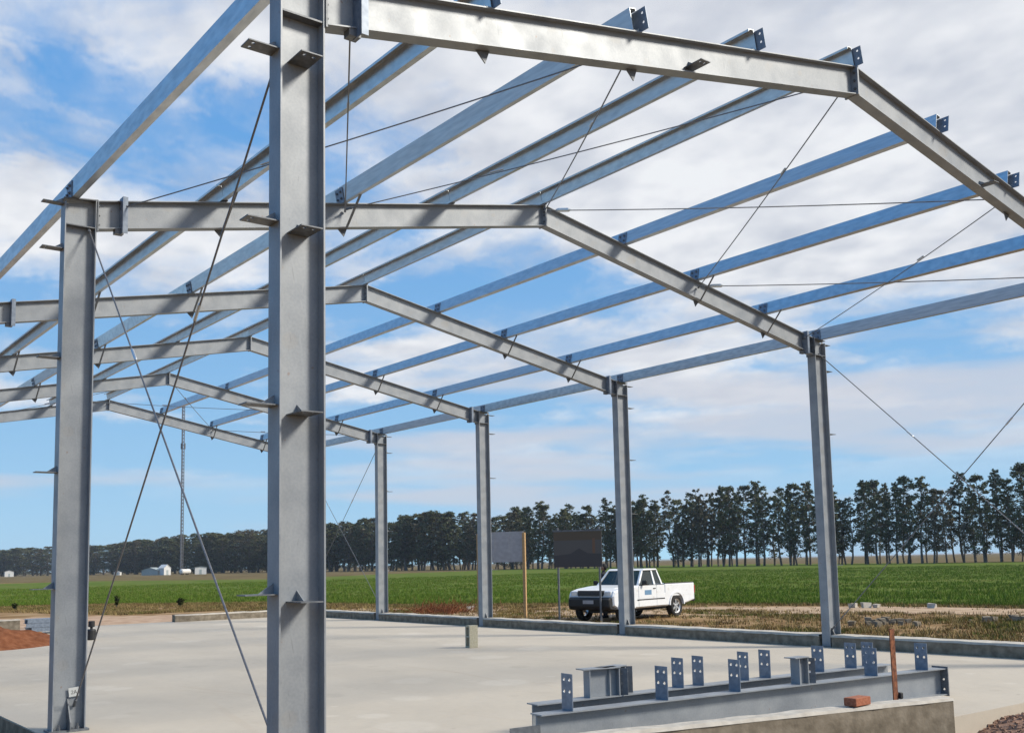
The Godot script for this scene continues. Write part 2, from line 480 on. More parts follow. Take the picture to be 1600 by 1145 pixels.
func make_ground() -> void:
	var st := mb()
	quad(st, V(-3000, GROUND, -1500), V(-3000, GROUND, 4500), V(4500, GROUND, 4500), V(4500, GROUND, -1500))
	tag(build(st, "ground", M.soil), "", "", "", "structure")
	var y := GROUND + 0.004
	sheet("stubble_field", [Vector2(230, -20), Vector2(205, 100), Vector2(262, 228), Vector2(203, 243), Vector2(132, 206), Vector2(72, 158), Vector2(58, 214), Vector2(20, 240)], [Vector2(2520, -180), Vector2(2580, 780), Vector2(3120, 1980), Vector2(3000, 3120), Vector2(2400, 3720), Vector2(1800, 4080), Vector2(1320, 5160), Vector2(600, 5400)], y, M.stubble, 1.0)
	sheet("crop_field", [Vector2(36.5, -30), Vector2(34.5, 4), Vector2(33.3, 11.7), Vector2(32.8, 16.4), Vector2(30.2, 23.6), Vector2(27.1, 30.4), Vector2(23.5, 35.4), Vector2(21.4, 47.1), Vector2(14.6, 56.5), Vector2(10.5, 59.6), Vector2(-10, 70)], [Vector2(240, -40), Vector2(235, 20), Vector2(200, 92), Vector2(215, 130), Vector2(264, 232), Vector2(205, 246), Vector2(133, 208), Vector2(73, 160), Vector2(59, 217), Vector2(42, 212), Vector2(-20, 210)], y + 0.004, M.crop, 0.5)
	sheet("dirt_track", [Vector2(28.6, -20), Vector2(28.6, 4), Vector2(28.2, 9.9), Vector2(27.4, 13.8), Vector2(22.6, 18.0), Vector2(18.6, 21.4), Vector2(18.2, 27.6), Vector2(16.0, 36)], [Vector2(32, -20), Vector2(32, 5), Vector2(31.9, 11.3), Vector2(31.2, 15.8), Vector2(27.8, 22.0), Vector2(24.0, 27.4), Vector2(21.6, 31.5), Vector2(18.5, 40)], y + 0.008, M.track, 0.25)
	sheet("dirt_yard", [Vector2(-14, 26.2), Vector2(0, 26.2), Vector2(8, 26.2), Vector2(13.5, 26.2)], [Vector2(-14, 46), Vector2(0, 44), Vector2(9, 41), Vector2(15.5, 34)], y + 0.012, M.pink_dirt, 0.7)
	st = mb()
	var plan := PackedVector2Array([Vector2(-0.25, -0.5), Vector2(1.6, -0.5), Vector2(1.75, 0.60), Vector2(6.60, -0.46), Vector2(6.75, -0.5), Vector2(13.06, -0.5), Vector2(13.06, 26.1), Vector2(-0.25, 26.1)])
	prism(st, plan, GROUND - 0.05, 0.0, Transform3D(Basis(Vector3.RIGHT, Vector3.FORWARD, Vector3.UP), Vector3.ZERO))
	var sl := build(st, "floor_slab", M.slab)
	tag(sl, "", "", "", "structure")
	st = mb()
	box(st, V(-0.262, GROUND - 0.04, 26.0), V(-0.2505, -0.012, -0.512))  # thin darker strip over the slab side: shade painted in, no separate layer there
	build(st, "edge_shade", M.raw_concrete, sl)

func wall_run(t: Node3D, lo: Vector3, hi: Vector3, capped: Material, face: Material) -> void:
	# a kerb segment with a rough mortar top; lo/hi are (x, y, d)
	var st := mb()
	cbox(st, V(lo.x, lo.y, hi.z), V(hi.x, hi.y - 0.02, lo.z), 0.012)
	build(st, "kerb_wall", face, t)
	st = mb()
	var along_x := hi.x - lo.x > hi.z - lo.z
	var L := (hi.x - lo.x) if along_x else (hi.z - lo.z)
	var n := maxi(4, int(L / 0.25))
	var prev := []
	for i in n + 1:
		var s := L * i / n
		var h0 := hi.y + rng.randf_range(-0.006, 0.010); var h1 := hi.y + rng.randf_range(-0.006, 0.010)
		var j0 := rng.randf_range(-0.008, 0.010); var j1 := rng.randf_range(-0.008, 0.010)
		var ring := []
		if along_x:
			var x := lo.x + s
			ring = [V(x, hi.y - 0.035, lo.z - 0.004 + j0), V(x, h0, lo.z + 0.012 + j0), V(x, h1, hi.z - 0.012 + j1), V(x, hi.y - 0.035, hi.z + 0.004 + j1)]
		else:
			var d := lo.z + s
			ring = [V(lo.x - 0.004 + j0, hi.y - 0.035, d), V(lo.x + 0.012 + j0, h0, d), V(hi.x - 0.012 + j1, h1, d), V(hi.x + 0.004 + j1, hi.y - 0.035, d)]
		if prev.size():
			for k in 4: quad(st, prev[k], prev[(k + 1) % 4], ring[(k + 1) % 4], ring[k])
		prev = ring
	build(st, "mortar_top", capped, t)

func make_kerbs() -> void:
	var t := thing("foundation_kerb", V(W, 0, 0), "long low concrete kerb along the truck side of the slab", "kerb", "concrete kerbs round the slab")
	t.position = Vector3.ZERO
	for i in range(-1, 5):
		var a := i * BAY + 0.13; var b := (i + 1) * BAY - 0.13
		if i == -1: a = -0.5
		if i == -1: continue
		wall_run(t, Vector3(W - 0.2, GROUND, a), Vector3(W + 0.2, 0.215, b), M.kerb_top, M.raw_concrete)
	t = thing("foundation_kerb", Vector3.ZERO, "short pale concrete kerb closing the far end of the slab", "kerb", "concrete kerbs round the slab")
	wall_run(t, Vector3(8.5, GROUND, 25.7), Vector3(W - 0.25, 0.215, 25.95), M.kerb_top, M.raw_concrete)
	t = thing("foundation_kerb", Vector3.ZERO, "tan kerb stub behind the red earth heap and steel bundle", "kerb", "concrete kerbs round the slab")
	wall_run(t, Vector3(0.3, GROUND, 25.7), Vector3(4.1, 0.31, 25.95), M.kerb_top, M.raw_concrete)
	# the short kerb in front of the loose beams, a little askew
	t = thing("foundation_kerb", V(6.68, 0, -0.56), "short bare concrete kerb with an orange brick and rusty stake on top", "kerb", "concrete kerbs round the slab")
	t.rotation.y = -atan2(0.77, 3.49)   # local -x runs back along the kerb
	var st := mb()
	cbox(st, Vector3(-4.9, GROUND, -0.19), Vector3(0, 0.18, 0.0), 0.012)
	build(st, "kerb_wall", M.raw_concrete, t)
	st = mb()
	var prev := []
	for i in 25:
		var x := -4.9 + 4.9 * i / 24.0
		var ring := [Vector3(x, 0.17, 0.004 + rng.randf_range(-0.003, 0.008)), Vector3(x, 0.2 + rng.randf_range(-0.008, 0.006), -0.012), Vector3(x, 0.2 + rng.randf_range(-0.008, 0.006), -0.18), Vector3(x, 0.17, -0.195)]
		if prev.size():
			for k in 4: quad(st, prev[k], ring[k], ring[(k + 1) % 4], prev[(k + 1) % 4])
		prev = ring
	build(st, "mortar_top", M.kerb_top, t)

# ------------------------------------------------------------------ the steel building
func top_y(x: float) -> float:
	return HE + (HR - HE) * (1.0 - absf(x - W / 2.0) / (W / 2.0))

var bolt_mesh: Mesh
func bolt(parent: Node, p: Vector3, n: Vector3, r := 0.016) -> void:
	if not bolt_mesh:
		var st := mb()
		tube(st, PackedVector3Array([Vector3.ZERO, Vector3(0, 0.012, 0)]), [1.0], 6)
		tube(st, PackedVector3Array([Vector3(0, 0.012, 0), Vector3(0, 0.022, 0)]), [0.55], 6)
		st.generate_normals()
		bolt_mesh = st.commit()
	var y := n.normalized(); var x := y.cross(Vector3.FORWARD if absf(y.z) < 0.8 else Vector3.RIGHT).normalized()
	inst(bolt_mesh, "bolt", M.dark_plate, parent, Transform3D(Basis(x * r, y * n.length(), x.cross(y) * r), p))

func make_building() -> void:
	var bld := thing("steel_building", Vector3.ZERO, "open grey steel portal-frame shed without cladding standing on the concrete slab", "building")
	for i in 6:
		for side in [-1.0, 1.0]: column(bld, i, side)
		for side in [-1.0, 1.0]: rafter(bld, i, side)
	# purlins: [x, open towards -x]
	var pur := [[-0.06, false], [1.57, true], [3.17, false], [4.77, true], [6.40, true], [8.05, false], [9.67, false], [11.40, false], [W + 0.06, false]]
	for k in pur.size():
		for i in 5: purlin(bld, k, pur[k][0], pur[k][1], i)
	# roof bracing, near and far end bays
	var nodes := [0.42, 3.17, 6.43, 9.70, W - 0.42]
	for bay in [0, 4]:
		for q in 4:
			var a: float = nodes[q]; var b: float = nodes[q + 1]
			rod(bld, V(a, top_y(a) - 0.13, bay * BAY + 0.03), V(b, top_y(b) - 0.10, (bay + 1) * BAY - 0.03), 0.0075, 0.03, false)
			rod(bld, V(a, top_y(a) - 0.08, (bay + 1) * BAY - 0.05), V(b, top_y(b) - 0.12, bay * BAY + 0.03), 0.0075, 0.03, bay == 0 and q >= 2)
	# wall bracing
	rod(bld, V(0.09, 5.22, BAY - 0.03), V(-0.02, 0.22, 0.03), 0.008, 0.01, false)
	rod(bld, V(-0.04, 5.25, 0.03), V(0.06, 0.25, BAY - 0.03), 0.008, 0.01, false)
	for bay in [0, 4]:
		rod(bld, V(W + 0.03, 5.25, (bay + 1) * BAY - 0.03), V(W + 0.03, 0.3, bay * BAY + 0.03), 0.0085, 0.0, false)
		rod(bld, V(W - 0.02, 5.25, bay * BAY + 0.03), V(W - 0.02, 0.3, (bay + 1) * BAY - 0.03), 0.0085, 0.0, false)

func rod(bld: Node, a: Vector3, b: Vector3, r: float, sag: float, buckle: bool) -> void:
	var st := mb()
	var pts := PackedVector3Array()
	for i in 9:
		var t := i / 8.0
		pts.append(a.lerp(b, t) - Vector3(0, sag * 4.0 * t * (1.0 - t), 0))
	tube(st, pts, [r], 6)
	var o := build(st, "brace_rod", M.rod_steel, bld)
	var d := (b - a).normalized()
	for e in [[a, d], [b, -d]]:
		st = mb()
		tube(st, PackedVector3Array([e[0] - e[1] * 0.01, e[0] + e[1] * 0.09]), [r * 2.0], 6)
		build(st, "clevis", M.dark_plate, o)
	st = mb()
	var s := 0.12 if buckle else 0.30
	if buckle:
		tube(st, PackedVector3Array([a + d * 0.17, a + d * 0.20, a + d * 0.36, a + d * 0.39]), [0.014, 0.030, 0.030, 0.014], 10)
	else:
		tube(st, PackedVector3Array([a.lerp(b, 0.32), a.lerp(b, 0.32) + d * 0.02, a.lerp(b, 0.32) + d * 0.16, a.lerp(b, 0.32) + d * 0.18]), [r, r * 1.8, r * 1.8, r], 8)
	build(st, "turnbuckle", M.galvanised, o)

func column(bld: Node, i: int, side: float) -> void:
	var cx := 0.0 if side < 0 else W
	var d := i * BAY
	var hx := 0.16; var fw := 0.085; var tf := 0.012; var tw := 0.009
	var out := side    # outward direction along x
	var yo := HE - 0.012; var yi := top_y(cx - out * hx) - 0.012
	var st := mb()
	# outer flange, inner flange, web with a sloping head
	for f in [[cx + out * (hx - tf), cx + out * hx, yo - 0.03], [cx - out * hx, cx - out * (hx - tf), yi]]:
		var x0 := minf(f[0], f[1]); var x1 := maxf(f[0], f[1])
		box(st, V(x0, 0.022, d + fw), V(x1, f[2], d - fw))
	var xa := cx - hx + tf; var xb := cx + hx - tf
	var ya := (yo - 0.03) if out < 0 else yi; var yb := yi if out < 0 else (yo - 0.03)
	hexa(st, [V(xa, 0.022, d - tw / 2), V(xa, ya, d - tw / 2), V(xb, yb, d - tw / 2), V(xb, 0.022, d - tw / 2), V(xa, 0.022, d + tw / 2), V(xa, ya, d + tw / 2), V(xb, yb, d + tw / 2), V(xb, 0.022, d + tw / 2)])
	var o := build(st, "column", M.grey_paint, bld)
	# head plate and the two stiffeners level with the rafter's lower flange
	st = mb()
	var x0 := cx - hx - 0.012; var x1 := cx + hx + 0.012
	var y0 := top_y(clampf(x0, 0, W)) - (0.008 if true else 0.0); var y1 := top_y(clampf(x1, 0, W)) - 0.008
	hexa(st, [V(x0, y0 - 0.002, d - fw), V(x0, y0 + 0.010, d - fw), V(x1, y1 + 0.010, d - fw), V(x1, y1 - 0.002, d - fw), V(x0, y0 - 0.002, d + fw), V(x0, y0 + 0.010, d + fw), V(x1, y1 + 0.010, d + fw), V(x1, y1 - 0.002, d + fw)])
	build(st, "head_plate", M.dark_plate, o)
	var ys := top_y(cx - out * hx) - RD
	for s in [-1.0, 1.0]:
		st = mb()
		var za: float = d + s * tw / 2; var zb: float = d + s * (fw - 0.006)
		box(st, V(xa + 0.001, ys - 0.006, maxf(za, zb)), V(xb - 0.001, ys + 0.006, minf(za, zb)))
		build(st, "stiffener", M.dark_plate, o)
	# base plate, anchor nuts and gusset
	st = mb()
	box(st, V(cx - hx - 0.03, 0.0, d + fw + 0.03), V(cx + hx + 0.03, 0.022, d - fw - 0.03))
	build(st, "base_plate", M.dark_plate, o)
	for sx in [-1.0, 1.0]:
		for sz in [-1.0, 1.0]:
			bolt(o, V(cx + sx * 0.09, 0.022, d + sz * 0.055), Vector3(0, 2.4, 0), 0.018)
	st = mb()
	for s in [-1.0, 1.0]:
		hexa(st, [V(cx - 0.005, 0.022, d + s * 0.005), V(cx - 0.005, 0.34, d + s * 0.005), V(cx + 0.007, 0.34, d + s * 0.005), V(cx + 0.007, 0.022, d + s * 0.005), V(cx - 0.005, 0.022, d + s * 0.14), V(cx - 0.005, 0.10, d + s * 0.14), V(cx + 0.007, 0.10, d + s * 0.14), V(cx + 0.007, 0.022, d + s * 0.14)])
	build(st, "brace_gusset", M.dark_plate, o)
	# girt cleats on the outer flange, each a holed shelf with a triangular gusset above
	for h in [1.42, 2.6, 3.79, 4.95]:
		girt_cleat(o, Transform3D(Basis(Vector3(out, 0, 0), Vector3.UP, Vector3(0, 0, out)), V(cx + out * hx, h, d)))
		if i == 0:
			girt_cleat(o, Transform3D(Basis(Vector3(0, 0, 1), Vector3.UP, Vector3(-1, 0, 0)), V(cx, h - 0.05, d - tw / 2)), 0.15)
	# eave cleat
	girt_cleat(o, Transform3D(Basis(Vector3(out, 0, 0), Vector3.UP, Vector3(0, 0, out)), V(cx + out * hx, HE - 0.06, d)), 0.10)
	if i == 1 and side < 0:
		# paper tag and gusset at the foot of this column
		st = mb()
		var xf := Transform3D(Basis(Vector3.BACK, 0.10), V(0.055, 0.385, d - 0.030))
		box(st, Vector3(-0.05, -0.045, -0.0012), Vector3(0.05, 0.045, 0.0012), xf)
		var tg := build(st, "paper_tag", M.white_tag, o)
		var tm := TextMesh.new()
		tm.text = "2A"; tm.font_size = 16; tm.pixel_size = 0.0030; tm.depth = 0.0008
		tm.material = M.ink
		var to := MeshInstance3D.new()
		to.mesh = tm
		to.transform = xf * Transform3D(Basis(), Vector3(0, 0, 0.0018))
		put(to, "lettering", o)

func girt_cleat(o: Node, xf: Transform3D, width := 0.13) -> void:
	# local x points away from the column, z across
	var st := mb()
	var w2 := width / 2.0
	var turn := Basis(Vector3(1, 0, 0), Vector3(0, 0, -1), Vector3(0, 1, 0))
	holed_plate(st, 0.21, width, 0.008, [Vector2(0.165, width * 0.28), Vector2(0.165, width * 0.72)], 0.012, xf * Transform3D(turn, Vector3(0.0, 0.0, w2)))
	build(st, "girt_cleat", M.dark_plate, o)
	st = mb()
	prism(st, PackedVector2Array([Vector2(0.0, 0.0085), Vector2(0.10, 0.0085), Vector2(0.0, 0.075)]), -0.004, 0.004, xf)
	build(st, "gusset", M.grey_paint, o)

func rafter(bld: Node, i: int, side: float) -> void:
	var d := i * BAY
	var xs := 0.162 if side < 0 else W - 0.162
	var xe := W / 2.0 - 0.001 if side < 0 else W / 2.0 + 0.001
	var fw := 0.065; var tf := 0.010; var tw := 0.008
	var st := mb()
	var seg := func(yo0: float, yo1: float, z0: float, z1: float) -> void:
		hexa(st, [V(xs, top_y(xs) - yo1, d + z0), V(xs, top_y(xs) - yo0, d + z0), V(xe, top_y(xe) - yo0, d + z0), V(xe, top_y(xe) - yo1, d + z0), V(xs, top_y(xs) - yo1, d + z1), V(xs, top_y(xs) - yo0, d + z1), V(xe, top_y(xe) - yo0, d + z1), V(xe, top_y(xe) - yo1, d + z1)])
	seg.call(0.0, tf, -fw, fw)
	seg.call(RD - tf, RD, -fw, fw)
	seg.call(tf, RD - tf, -tw / 2, tw / 2)
	var o := build(st, "rafter", M.grey_paint, bld)
	# end plate against the column
	var inn := -side   # towards the ridge
	st = mb()
	var xp := xs + inn * 0.001
	box(st, V(minf(xp, xp + inn * 0.014), top_y(xs) - RD - 0.03, d + 0.095), V(maxf(xp, xp + inn * 0.014), top_y(xs) - 0.014, d - 0.095))
	build(st, "end_plate", M.dark_plate, o)
	for yy in [0.06, 0.16, 0.26]:
		for zz in [-0.055, 0.055]: bolt(o, V(xp + inn * 0.0142, top_y(xs) - yy, d + zz), Vector3(inn, 0, 0))
	# brace bracket: an upright angle standing out from the web, its foot below the lower flange
	var bx := 0.42 if side < 0 else W - 0.42
	st = mb()
	box(st, V(bx - 0.004, top_y(bx) - RD - 0.065, d - 0.006), V(bx + 0.004, top_y(bx) + 0.03, d - 0.13))
	box(st, V(bx + 0.0045, top_y(bx) - RD - 0.065, d - 0.123), V(bx + 0.05, top_y(bx) + 0.03, d - 0.13))
	build(st, "bracket", M.blue_plate, o)
	st = mb()
	box(st, V(bx - 0.06, top_y(bx) - RD - 0.06, d + 0.02), V(bx + 0.03, top_y(bx) - RD - 0.004, d - 0.06))
	build(st, "brace_lug", M.dark_plate, o)
	# ridge plate
	if side < 0:
		st = mb()
		box(st, V(W / 2 - 0.012, HR - RD - 0.01, d + 0.085), V(W / 2 + 0.012, HR - 0.006, d - 0.085))
		build(st, "ridge_plate", M.grey_paint, o)
		for yy in [0.07, 0.16, 0.25]:
			for zz in [-0.05, 0.05]: bolt(o, V(W / 2 - 0.0122, HR - yy, d + zz), Vector3(-1, 0, 0))
	# brace lugs under the flange and fly braces up to the purlins
	var list: Array = [1.57, 3.17] if side < 0 else [9.70, 11.40]
	for x: float in list:
		st = mb()
		var yb := top_y(x) - RD
		prism(st, PackedVector2Array([Vector2(-0.075, -0.001), Vector2(0.055, -0.001), Vector2(-0.005, -0.10)]), -0.005, 0.005, Transform3D(Basis(Vector3.BACK, atan2((HR - HE), W / 2) * -side), V(x, yb, d + 0.03)))
		build(st, "brace_lug", M.dark_plate, o)
		if i > 0:
			st = mb()
			var top := V(x - 0.02 * side, top_y(x) + 0.03, d - 0.40); var foot := V(x, yb - 0.02, d - 0.055)
			var dir := (top - foot)
			var u := Vector3(1, 0, 0) * 0.016; var w := dir.cross(Vector3.RIGHT).normalized() * 0.003
			hexa(st, [foot - u - w, foot - u + w, foot + u + w, foot + u - w, top - u - w, top - u + w, top + u + w, top + u - w])
			build(st, "fly_brace", M.dark_plate, o)
	if i == 0:
		# gable post cleat standing out of the web at the quarter point
		var gx := 3.86 if side < 0 else W - 3.86
		girt_cleat(o, Transform3D(Basis(Vector3(0, 0, 1), Vector3.UP, Vector3(-1, 0, 0)), V(gx, top_y(gx) - RD + 0.05, d - tw / 2)), 0.12)

func purlin(bld: Node, k: int, x: float, open_left: bool, i: int) -> void:
	var h := 0.20; var b := 0.075; var lip := 0.022; var t := 0.005
	var left := x < W / 2.0
	var ang := atan2(HR - HE, W / 2.0) * (1.0 if left else -1.0)
	if k == 0 or k == 8: ang = 0.0
	var base := top_y(clampf(x, 0.0, W)) + 0.012
	var d0 := i * BAY + 0.003; var d1 := (i + 1) * BAY - 0.003
	if i == 0: d0 = -0.04
	if i == 4: d1 = 5 * BAY + 0.16
	var c := [Vector2(0, 0), Vector2(b, 0), Vector2(b, lip), Vector2(b - t, lip), Vector2(b - t, t), Vector2(t, t), Vector2(t, h - t), Vector2(b - t, h - t), Vector2(b - t, h - lip), Vector2(b, h - lip), Vector2(b, h), Vector2(0, h)]
	var rot := Transform2D(ang, Vector2(x, base))
	var pts := PackedVector2Array()
	for p: Vector2 in c:
		var q := p
		if open_left: q.x = b - q.x     # web on the right, mouth to the left
		q.x -= b / 2.0
		pts.append(rot * q)
	var st := mb()
	var n := pts.size()
	for a in n:
		var e := (a + 1) % n
		quad(st, V(pts[a].x, pts[a].y, d0), V(pts[e].x, pts[e].y, d0), V(pts[e].x, pts[e].y, d1), V(pts[a].x, pts[a].y, d1))
	var tri_i := Geometry2D.triangulate_polygon(pts)
	for z in [d0, d1]:
		for a in range(0, tri_i.size(), 3):
			tri(st, V(pts[tri_i[a]].x, pts[tri_i[a]].y, z), V(pts[tri_i[a + 1]].x, pts[tri_i[a + 1]].y, z), V(pts[tri_i[a + 2]].x, pts[tri_i[a + 2]].y, z))
	var o := build(st, "purlin", M[["galvanised", "galvanised_b", "galvanised_c"][(k * 5 + i * 3 + k * i) % 3]], bld)
	# cleat on the rafter, beside the web
	var frames := [i] if i < 4 else [4, 5]
	for f: int in frames:
		st = mb()
		var dz := f * BAY - (0.14 if f == 0 else 0.09)
		var len := 0.19 if f == 0 else 0.18
		var xw := (b / 2.0 + 0.003) if open_left else (-b / 2.0 - 0.010)
		if f == 0: xw = b / 2.0 + 0.012
		# local: x runs along the hall towards the camera, y up the slope normal
		var bs := Basis(Vector3(0, 0, 1), Vector3(-sin(ang), cos(ang), 0), Vector3(cos(ang), sin(ang), 0))
		var org := Vector3(x, base - 0.010, 0) + bs.z * xw
		org.z = -(dz + len)
		holed_plate(st, len, 0.19, 0.007, [Vector2(len - 0.045, 0.07), Vector2(len - 0.045, 0.15)], 0.012, Transform3D(bs, org))
		build(st, "cleat", M.blue_plate, o)
		if f > 0:
			for q in [Vector2(0.045, 0.06), Vector2(0.135, 0.06), Vector2(0.045, 0.14), Vector2(0.135, 0.14)]:
				var face := 0.0072 if xw > 0.0 else -0.0002
				bolt(o, Transform3D(bs, org) * Vector3(q.x, q.y, face), bs.z * (1.0 if xw > 0.0 else -1.0))

# ------------------------------------------------------------------ loose beams
func loose_beam(a: Vector2, b: Vector2, h: float, cleats: Array, stubs: Array, label: String, endp: bool) -> Node3D:
	# a, b: ends of the front lower edge (x, d)
	var t := thing("loose_beam", V(a.x, 0.03, a.y), label, "steel beam", "loose steel beams lying on the slab")
	var L := a.distance_to(b)
	t.rotation.y = atan2(b.y - a.y, b.x - a.x)   # local x runs along the beam, -z away from the camera
	var st := mb()
	var fw := 0.17
	box(st, Vector3(0, 0, -fw), Vector3(L, 0.011, 0))
	box(st, Vector3(0, h - 0.011, -fw), Vector3(L, h, 0))
	box(st, Vector3(0, 0.011, -fw / 2 - 0.005), Vector3(L, h - 0.011, -fw / 2 + 0.005))
	build(st, "beam", M.grey_paint, t)
	for c in cleats:
		st = mb()
		var cw := 0.16; var ch: float = c[1]
		holed_plate(st, cw, ch, 0.007, [Vector2(0.04, ch - 0.05), Vector2(cw - 0.04, ch - 0.05), Vector2(0.04, ch - 0.15), Vector2(cw - 0.04, ch - 0.15)], 0.015, Transform3D(Basis(Vector3.UP, c[2]) * Basis(Vector3(0, 0, 1), Vector3.UP, Vector3(-1, 0, 0)), Vector3(c[0], h + 0.0005, -0.165)))
		build(st, "cleat", M.blue_plate, t)
	for s in stubs:
		st = mb()
		var q := Transform3D(Basis(Vector3.UP, s[2]), Vector3(s[0], h + 0.001, -0.03))
		var sw: float = s[1]
		box(st, Vector3(0, 0, -0.11), Vector3(0.011, 0.255, 0.0), q)
		box(st, Vector3(sw - 0.011, 0, -0.11), Vector3(sw, 0.255, 0.0), q)
		box(st, Vector3(0.0115, 0, -0.06), Vector3(sw - 0.0115, 0.25, -0.05), q)
		build(st, "stub", M.grey_paint, t)
		st = mb()
		box(st, Vector3(-0.07, 0.256, -0.13), Vector3(sw + 0.005, 0.266, 0.01), q)
		build(st, "cap_plate", M.grey_paint, t)
		st = mb()
		holed_plate(st, 0.11, 0.25, 0.007, [Vector2(0.055, 0.20), Vector2(0.055, 0.11)], 0.0125, q * Transform3D(Basis(Vector3.UP, -0.9), Vector3(sw + 0.003, 0.0, -0.06)))
		build(st, "cleat", M.dark_plate, t)
	if endp:
		st = mb()
		holed_plate(st, 0.20, h + 0.03, 0.014, [Vector2(0.055, h * 0.62), Vector2(0.145, h * 0.62), Vector2(0.055, h * 0.25), Vector2(0.145, h * 0.25)], 0.014, Transform3D(Basis(Vector3(0, 0, -1), Vector3.UP, Vector3(1, 0, 0)), Vector3(L + 0.001, -0.012, 0.015)))
		build(st, "end_plate", M.dark_plate, t)
	# timber bearers would lift it: packing blocks
	for s in [0.35, L - 0.5]:
		st = mb()
		box(st, Vector3(s, -0.029, -fw - 0.05), Vector3(s + 0.08, -0.0005, 0.02))
		build(st, "packing", M.timber, t)
	return t

func make_beam_stack() -> void:
	var a := Vector2(2.62, 0.80); var b := Vector2(8.02, 0.27)
	var L := a.distance_to(b)
	var t := loose_beam(a, b, 0.29, [[0.33, 0.31, 0.0], [1.38, 0.30, 0.06], [2.30, 0.30, -0.05], [4.27, 0.29, 0.05], [5.12, 0.29, 0.0]], [[3.13, 0.15, 0.1]], "long grey loose beam with upright holed cleats beside the bare kerb", true)
	var st := mb()   # splice plate standing out past the left end
	holed_plate(st, 0.30, 0.14, 0.009, [Vector2(0.06, 0.07), Vector2(0.13, 0.07)], 0.0125, Transform3D(Basis(), Vector3(-0.27, 0.06, -0.075)))
	build(st, "splice_plate", M.dark_plate, t)
	loose_beam(Vector2(3.0, 1.32), Vector2(8.05, 0.94), 0.29, [[1.77, 0.29, 0.05], [2.05, 0.29, 0.0], [2.70, 0.29, -0.04], [3.02, 0.29, 0.0], [3.86, 0.28, 0.05], [4.42, 0.28, 0.0], [4.72, 0.27, 0.0]], [[0.62, 0.34, -0.1], [0.86, 0.26, 0.25]], "grey loose beam with paired cleats and two upright stubs, behind another beam", false)

